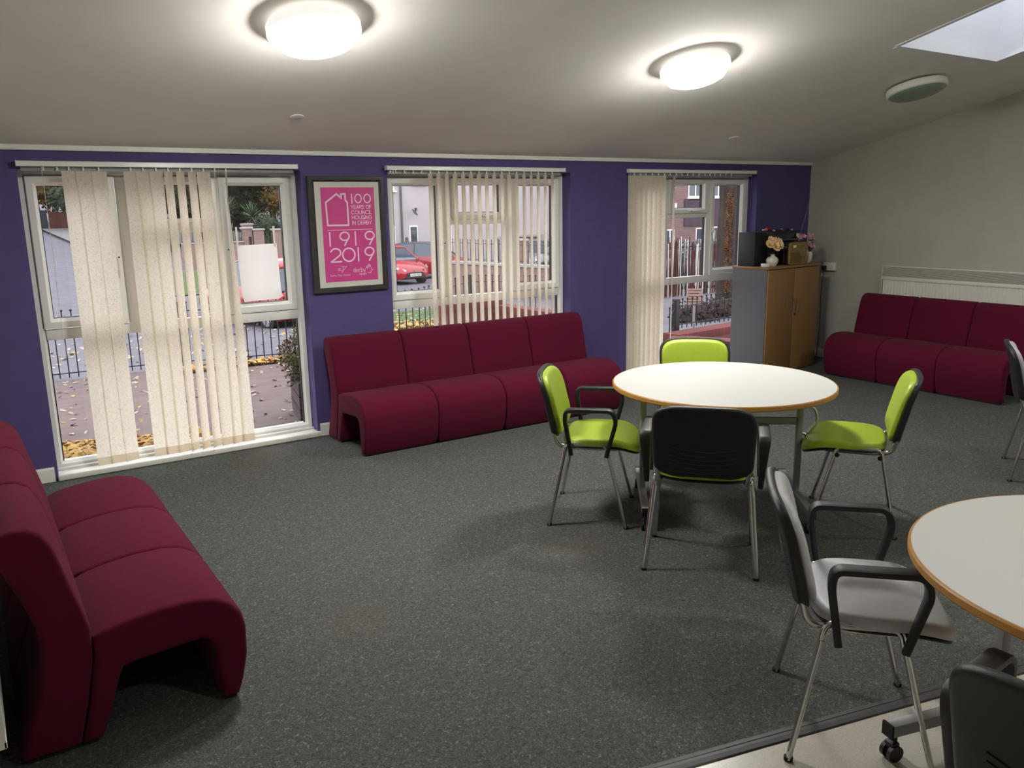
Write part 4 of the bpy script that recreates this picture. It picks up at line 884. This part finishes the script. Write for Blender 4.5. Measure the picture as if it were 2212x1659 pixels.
# cars
def car(x, y, ang, L, Wd, H, paint, label, roofm=None, plate=None, front_detail=True, rear_text=None):
    z0 = gz(x,y)+.012; o = empty('parked_car', (x,y,z0), R(ang-90), label=label, cat='car'); hw = Wd/2; S_ = lambda t: -L/2+L*t
    st = [(0,.80,.38,.72,.62),(.02,.93,.30,.90,.80),(.10,1.0,.22,.97,.90),(.30,1.0,.20,.95,.93),(.60,1.0,.20,.94,.93),(.76,1.0,.20,.93,.86),(.88,.98,.22,.80,.82),(.965,.88,.24,.66,.74),(1.0,.70,.30,.52,.60)]
    b = MB(); rings = []
    for t,wk,zb,zt,wt in st:
        w_ = hw*wk; yy_ = S_(t); rings.append([(-w_*.9,yy_,zb),(-w_,yy_,zb+.14),(-w_,yy_,(zb+zt)/2+.08),(-w_*.95,yy_,zt-.06),(-hw*wt,yy_,zt),(0,yy_,zt+.03),(hw*wt,yy_,zt),(w_*.95,yy_,zt-.06),(w_,yy_,(zb+zt)/2+.08),(w_,yy_,zb+.14),(w_*.9,yy_,zb)])
    b.ring_loft(rings); body = b.build('body', M[paint], o, smooth=50)
    b = MB(); gs = [(.03,.80,.93,.93),(.10,.74,H-.12,.72),(.22,.72,H-.02,.70),(.50,.74,H-.02,.70),(.60,.78,H-.14,.74),(.78,.84,.94,.84)]; rings = []
    for t,wb,zz,wt in gs: rings.append([(-hw*.93,S_(t),.90),(-hw*wt,S_(t),max(zz,.905)),(hw*wt,S_(t),max(zz,.905)),(hw*.93,S_(t),.90)])
    b.ring_loft(rings); b.build('window_glass', M['cgl'], o, smooth=20)
    b = MB(); rings = []
    for t,wt,zz in ((.09,.73,H-.13),(.12,.73,H-.07),(.22,.72,H),(.36,.72,H+.012),(.50,.72,H),(.56,.74,H-.07)): rings.append([(-hw*wt,S_(t),zz-.03),(-hw*wt*.96,S_(t),zz+.006),(0,S_(t),zz+.03),(hw*wt*.96,S_(t),zz+.006),(hw*wt,S_(t),zz-.03)])
    b.ring_loft(rings); b.build('roof_panel', M[roofm or paint], o, smooth=50)
    b = MB()
    for s_ in (-1,1):
        b.tube([(s_*hw*.86,S_(.79),.93),(s_*hw*.74,S_(.57),H-.07)],.028,6); b.tube([(s_*hw*.93,S_(.36),.93),(s_*hw*.72,S_(.36),H-.02)],.03,6); b.tube([(s_*hw*.9,S_(.05),.93),(s_*hw*.73,S_(.11),H-.09)],.05,6)
    b.build('pillars', M[roofm or paint], body)
    for s_ in (-1,1):
        for t in (.17,.82):
            wc = Vector((s_*(hw-.10),S_(t),.29)); b = MB(); b.cyl((wc.x-.09,wc.y,wc.z),.29,.18,28,'x'); wh = b.build('wheel', M['tyre'], o, smooth=40)
            b = MB(); b.cyl((wc.x+(.088 if s_ > 0 else -.10),wc.y,wc.z),.19,.012,20,'x'); b.build('hub_cap', M['sil'] if not front_detail else M['dgrey'], wh)
            b = MB(); xx = wc.x+(.102 if s_ > 0 else -.104)
            for k in range(5):
                a = k*2*math.pi/5; b.tube([(xx,wc.y,wc.z),(xx,wc.y+.17*math.cos(a),wc.z+.17*math.sin(a))],.014,6)
            b.build('spokes', M['sil'], wh)
        MB().sphere((s_*(hw+.07),S_(.70),.97),.09,12,(1,.6,.75)).build('wing_mirror', M['bumper'] if roofm else M[paint], o)
        if front_detail:
            b = MB(); b.ring_loft([[(s_*hw*.95,S_(.90),.76),(s_*hw*.50,S_(.985),.60),(s_*hw*.56,S_(.985),.54),(s_*hw*.93,S_(.925),.64)],[(s_*hw*.97,S_(.91),.76),(s_*hw*.50,S_(1.0),.60),(s_*hw*.56,S_(1.0),.54),(s_*hw*.95,S_(.94),.64)]]); b.build('headlight', M['sil'], o, smooth=30)
            MB().cyl((s_*hw*.62,S_(.992),.33),.035,.02,12,'y').build('fog_light', M['plate'], o)
        else:
            MB().box(s_*hw*.88-.06,s_*hw*.88+.06,S_(0.012)-.02,S_(.05),.62,.86,bev=.02).build('tail_light', M['red'], o)
    if front_detail:
        yf = S_(1.0)
        b = MB(); b.ring_loft([[(-hw*.66,yf-.06,.26),(hw*.66,yf-.06,.26),(hw*.45,yf-.0,.50),(-hw*.45,yf-.0,.50)],[(-hw*.62,yf+.02,.28),(hw*.62,yf+.02,.28),(hw*.42,yf+.012,.49),(-hw*.42,yf+.012,.49)]]); b.build('grille', M['bumper'], o, smooth=0)
        b = MB(); b.lathe([(.001,0),(.06,0),(.06,.008),(.045,.008),(.045,.004),(.001,.004)],n=24,sy=.75); bd = b.build('badge', M['sil'], o); bd.rotation_euler.x = R(-90); bd.location = (0,yf+.012,.55)
        pt = MB().box(-.26,.26,yf+.02,yf+.032,.345,.455).build('number_plate', M['plate'], o, smooth=0)
        if plate:
            b = MB(); text(b, plate, -.235, .235, .37, .06, .011, 0); q = b.build('registration', M['iron'], pt, smooth=0); q.rotation_euler.z = R(180); q.location = (0,yf+.034,0)
    else:
        pt = MB().box(-.26,.26,S_(0)-.025,S_(0)+.04,.50,.61).build('number_plate', M['plate'], o, smooth=0)
        if rear_text: b = MB(); text(b, rear_text, .18, .48, .40, .05, .012, 0); q = b.build('model_lettering', M['plate'], body, smooth=0); q.location = (0,S_(.0)-.03,0)
    return o
car(14.35,24.6,-81,3.45,1.62,1.46,'redcar','red hatchback facing the building outside the middle window', plate='HJ66 NSF')
car(17.0,26.2,-38,3.8,1.68,1.52,'redcar','red car with black roof parked behind the red hatchback', roofm='dgrey')
car(6.05,13.9,104,4.1,1.76,1.56,'redcar','red car behind the white paper in the left window', front_detail=False, rear_text='JUKE')
car(22.0,24.5,200,4.0,1.7,1.46,'silver','silver blue car behind the railing at the right of the middle window')
car(19.5,12.6,150,4.0,1.7,1.46,'silver','silver car behind the palings in the right window')

# houses
def house(name_label, x0,x1,y0,y1,z0,z1,wallm):
    o = empty('house', (0,y0,0), label=name_label, cat='house'); MB().box(x0,x1,0,y1-y0,z0,z1).build('walls', M[wallm], o, smooth=0)
    rf = MB(); rf.ring_loft([[(x0-.3,-.4,z1),(x1+.3,-.4,z1),(x1+.3,y1-y0+.4,z1),(x0-.3,y1-y0+.4,z1)],[(x0+.5,(y1-y0)/2-.1,z1+2.4),(x1-.5,(y1-y0)/2-.1,z1+2.4),(x1-.5,(y1-y0)/2+.1,z1+2.4),(x0+.5,(y1-y0)/2+.1,z1+2.4)]]); rf.build('roof', M['darkfence'], o, smooth=0)
    return o
def hwin(o, x0,x1,z0,z1, sill=True, mull=1):
    b = MB(); rectframe(b, x0,x1,z0,z1,.07,.07,.07,.07,-.03,.02)
    for k in range(1,mull+1): xm = x0+(x1-x0)*k/(mull+1); b.box(xm-.035,xm+.035,-.02,.02,z0,z1)
    wf = b.build('window', M['upvc'], o, smooth=0)
    MB().box(x0+.05,x1-.05,-.005,.01,z0+.05,z1-.05).build('pane', M['cgl'], wf, smooth=0)
    if sill: MB().box(x0-.08,x1+.08,-.12,.02,z0-.07,z0).build('window_sill', M['white'], wf, smooth=0)
h1 = house('large white rendered house filling the middle window view', 14.6,25.6,28,36,-1.8,6.2,'render_')
hwin(h1, 15.3,16.33,2.50,3.6); hwin(h1, 17.22,17.85,2.80,3.9); hwin(h1, 15.5,16.28,-.2,.96); hwin(h1, 18.45,19.15,-.75,.88)
MB().tube([(16.60,-.07,-1.5),(16.62,-.07,6.1)],.045,10).build('drainpipe', mat('green_drainpipe', rgb(78,92,86), .5), h1)
MB().box(16.98,17.40,-.03,.02,-1.2,.96).build('door_frame', M['upvc'], h1, smooth=0)
dd = MB().box(17.04,17.35,-.05,-.02,-1.2,.90).build('front_door', M['dgrey'], h1, smooth=0)
MB().box(17.10,17.30,-.055,-.045,.35,.75).build('door_glass', M['cgl'], dd, smooth=0); MB().box(17.08,17.31,-.06,-.05,.05,.09).build('letterbox', M['sil'], dd, smooth=0)
b = MB(); text(b, '8', 16.78, 16.90, .26, .18, .035, -.01); b.build('house_number', M['dgrey'], h1, smooth=0)
b = MB(); b.box(17.30,17.38,-.10,0,1.62,1.74).tube([(17.34,-.08,1.64),(17.18,-.35,1.62)],.02,6); b.ring_loft([[(16.98,-.35,1.70),(17.18,-.30,1.62),(17.22,-.45,1.44),(17.02,-.5,1.52)],[(16.96,-.38,1.66),(17.16,-.33,1.58),(17.20,-.48,1.40),(17.0,-.53,1.48)]]); b.build('floodlight', M['dgrey'], h1, smooth=0)
MB().box(21.9,24.2,-.7,.0,.28,.36).build('porch_canopy', M['stone'], h1, smooth=0); MB().box(21.95,23.0,-.02,.01,-1.6,.28).build('brick_recess', M['pbrick'], h1, smooth=0); MB().sphere((22.05,-.25,.20),.08,10).build('security_camera', M['iron'], h1)
h3 = house('pinkish brick house with dark hung tiles filling the right window view', 27.2,42,24,32,-5,6.5,'pbrick')
hwin(h3, 30.35,31.35,2.02,3.6); hwin(h3, 31.95,33.0,2.02,3.6); hwin(h3, 28.9,29.45,-.8,.50); hwin(h3, 30.95,31.95,-1.8,.52); hwin(h3, 32.2,33.3,-1.2,.55)
MB().box(30.1,34.5,-.06,.0,.62,1.94).build('hung_tiles', M['tile'], h3, smooth=0); MB().box(29.2,29.55,-.08,-.0,1.38,1.75).build('meter_box', mat('lilac_white', rgb(214,200,214), .7), h3, smooth=0); MB().sphere((29.35,-.05,2.48),.07,10).build('outside_lamp', M['plate'], h3)
MB().box(31.45,31.9,-.10,.0,-2,1.95).build('dark_upright', M['dgrey'], h3, smooth=0)
# palings, hedge, tree, sign beyond window 3
pf = empty('paling_fence', (14.1,9.5,-1.15), label='rough upright palings of white and brown wood behind the right window', cat='fence'); pm = {}
for i in range(92):
    k = random.choice((0,0,1,1,1,2)); hgt = random.choice((1.85,1.95,2.0,2.08))
    if (k,hgt) not in pm: pm[k,hgt] = MB().box(-.009,.009,-.007,.007,0,hgt).build('pale', (M['plate'],M['redfence'],M['iron'])[k], pf, smooth=0); o_ = pm[k,hgt]
    else: o_ = pm[k,hgt].copy(); COL.objects.link(o_); o_.parent = pf
    o_.location = (i*.042+random.uniform(-.008,.008), random.uniform(-.02,.02), random.uniform(-.05,.06)); o_.rotation_euler.y = R(random.uniform(-2.5,2.5))
pf2 = empty('paling_fence', (14.1,9.9,-1.15), label='second darker row of thin brown palings just behind the white and brown ones', cat='fence'); q0 = MB().box(-.012,.012,-.007,.007,0,1.8).build('pale', M['redfence'], pf2, smooth=0)
for i in range(84):
    o_ = q0 if i == 0 else q0.copy()
    if i: COL.objects.link(o_); o_.parent = pf2
    o_.location = (i*.048+random.uniform(-.015,.015), random.uniform(-.02,.02), random.uniform(-.3,.0)); o_.rotation_euler.y = R(random.uniform(-3,3))
MB().box(0,3.9,.01,.03,.9,.94).box(0,3.9,.01,.03,1.75,1.78).build('rail', M['iron'], pf, smooth=0)
o = empty('timber_shed', (22.0,17.6,-2.2), label='red brown timber panels behind the white palings, right window', cat='shed'); MB().box(-2,5.8,0,.1,0,2.45).build('panels', M['redfence'], o, smooth=0); MB().box(-.02,.1,-.05,.02,0,2.9).build('corner_post', M['bark'], o, smooth=0)
o = empty('hedge', (12.0,5.6,-.8), label='low dark brown hedge between the railing and the palings, right window', cat='hedge'); b = MB(); 
for k in range(5): foliage(b, (.85*k,.5*k*.3,.28), .55, 700, .05, sq=(1,.7,.62))
b.build('foliage', mat('brown_hedge', rgx(84,56,50), .9, col2=rgx(60,50,44), vscale=3), o, smooth=0)
tr = empty('tree', (13.45,6.15,-.95), label='big grey tree trunk with orange bark streak at the right of the right window', cat='tree')
MB().tube([(0,0,-.1),(.02,0,.8),(-.03,0,1.7),(.05,0,2.6),(.1,0,4.2)],[.27,.225,.215,.23,.30],20).build('trunk', M['bark'], tr, smooth=70)
b = MB()
for k in range(26):
    z = .9+.075*k; foliage(b, (-.13+.05*math.sin(k*.9)+.015*random.random(),-.165,z), .115+.035*math.sin(k*1.9), 260, .016, core=False, sq=(1,.4,1.3))
b.build('bark_streak', M['ivy'], tr, smooth=0)
b = MB(); foliage(b, (-.1,.3,4.3), 1.1, 1500, .07, sq=(1.3,1,.7)); b.build('foliage', M['darkf'], tr, smooth=0)
sg = empty('small_sign', (9.78,3.5,-.45), R(-38), label='small pinkish notice board on a short post behind the railing, right window', cat='sign')
MB().box(-.02,.02,0,.02,0,.80).build('post', M['frame'], sg, smooth=0); bd = MB().box(-.13,.13,-.01,.0,.56,.82).build('board', M['signw'], sg, smooth=0)
b = MB()
for k in range(5): b.box(-.10,.10-.03*(k%2),-.012,-.010,.60+.045*k,.612+.045*k)
b.build('lettering_lines', M['redfence'], bd, smooth=0)
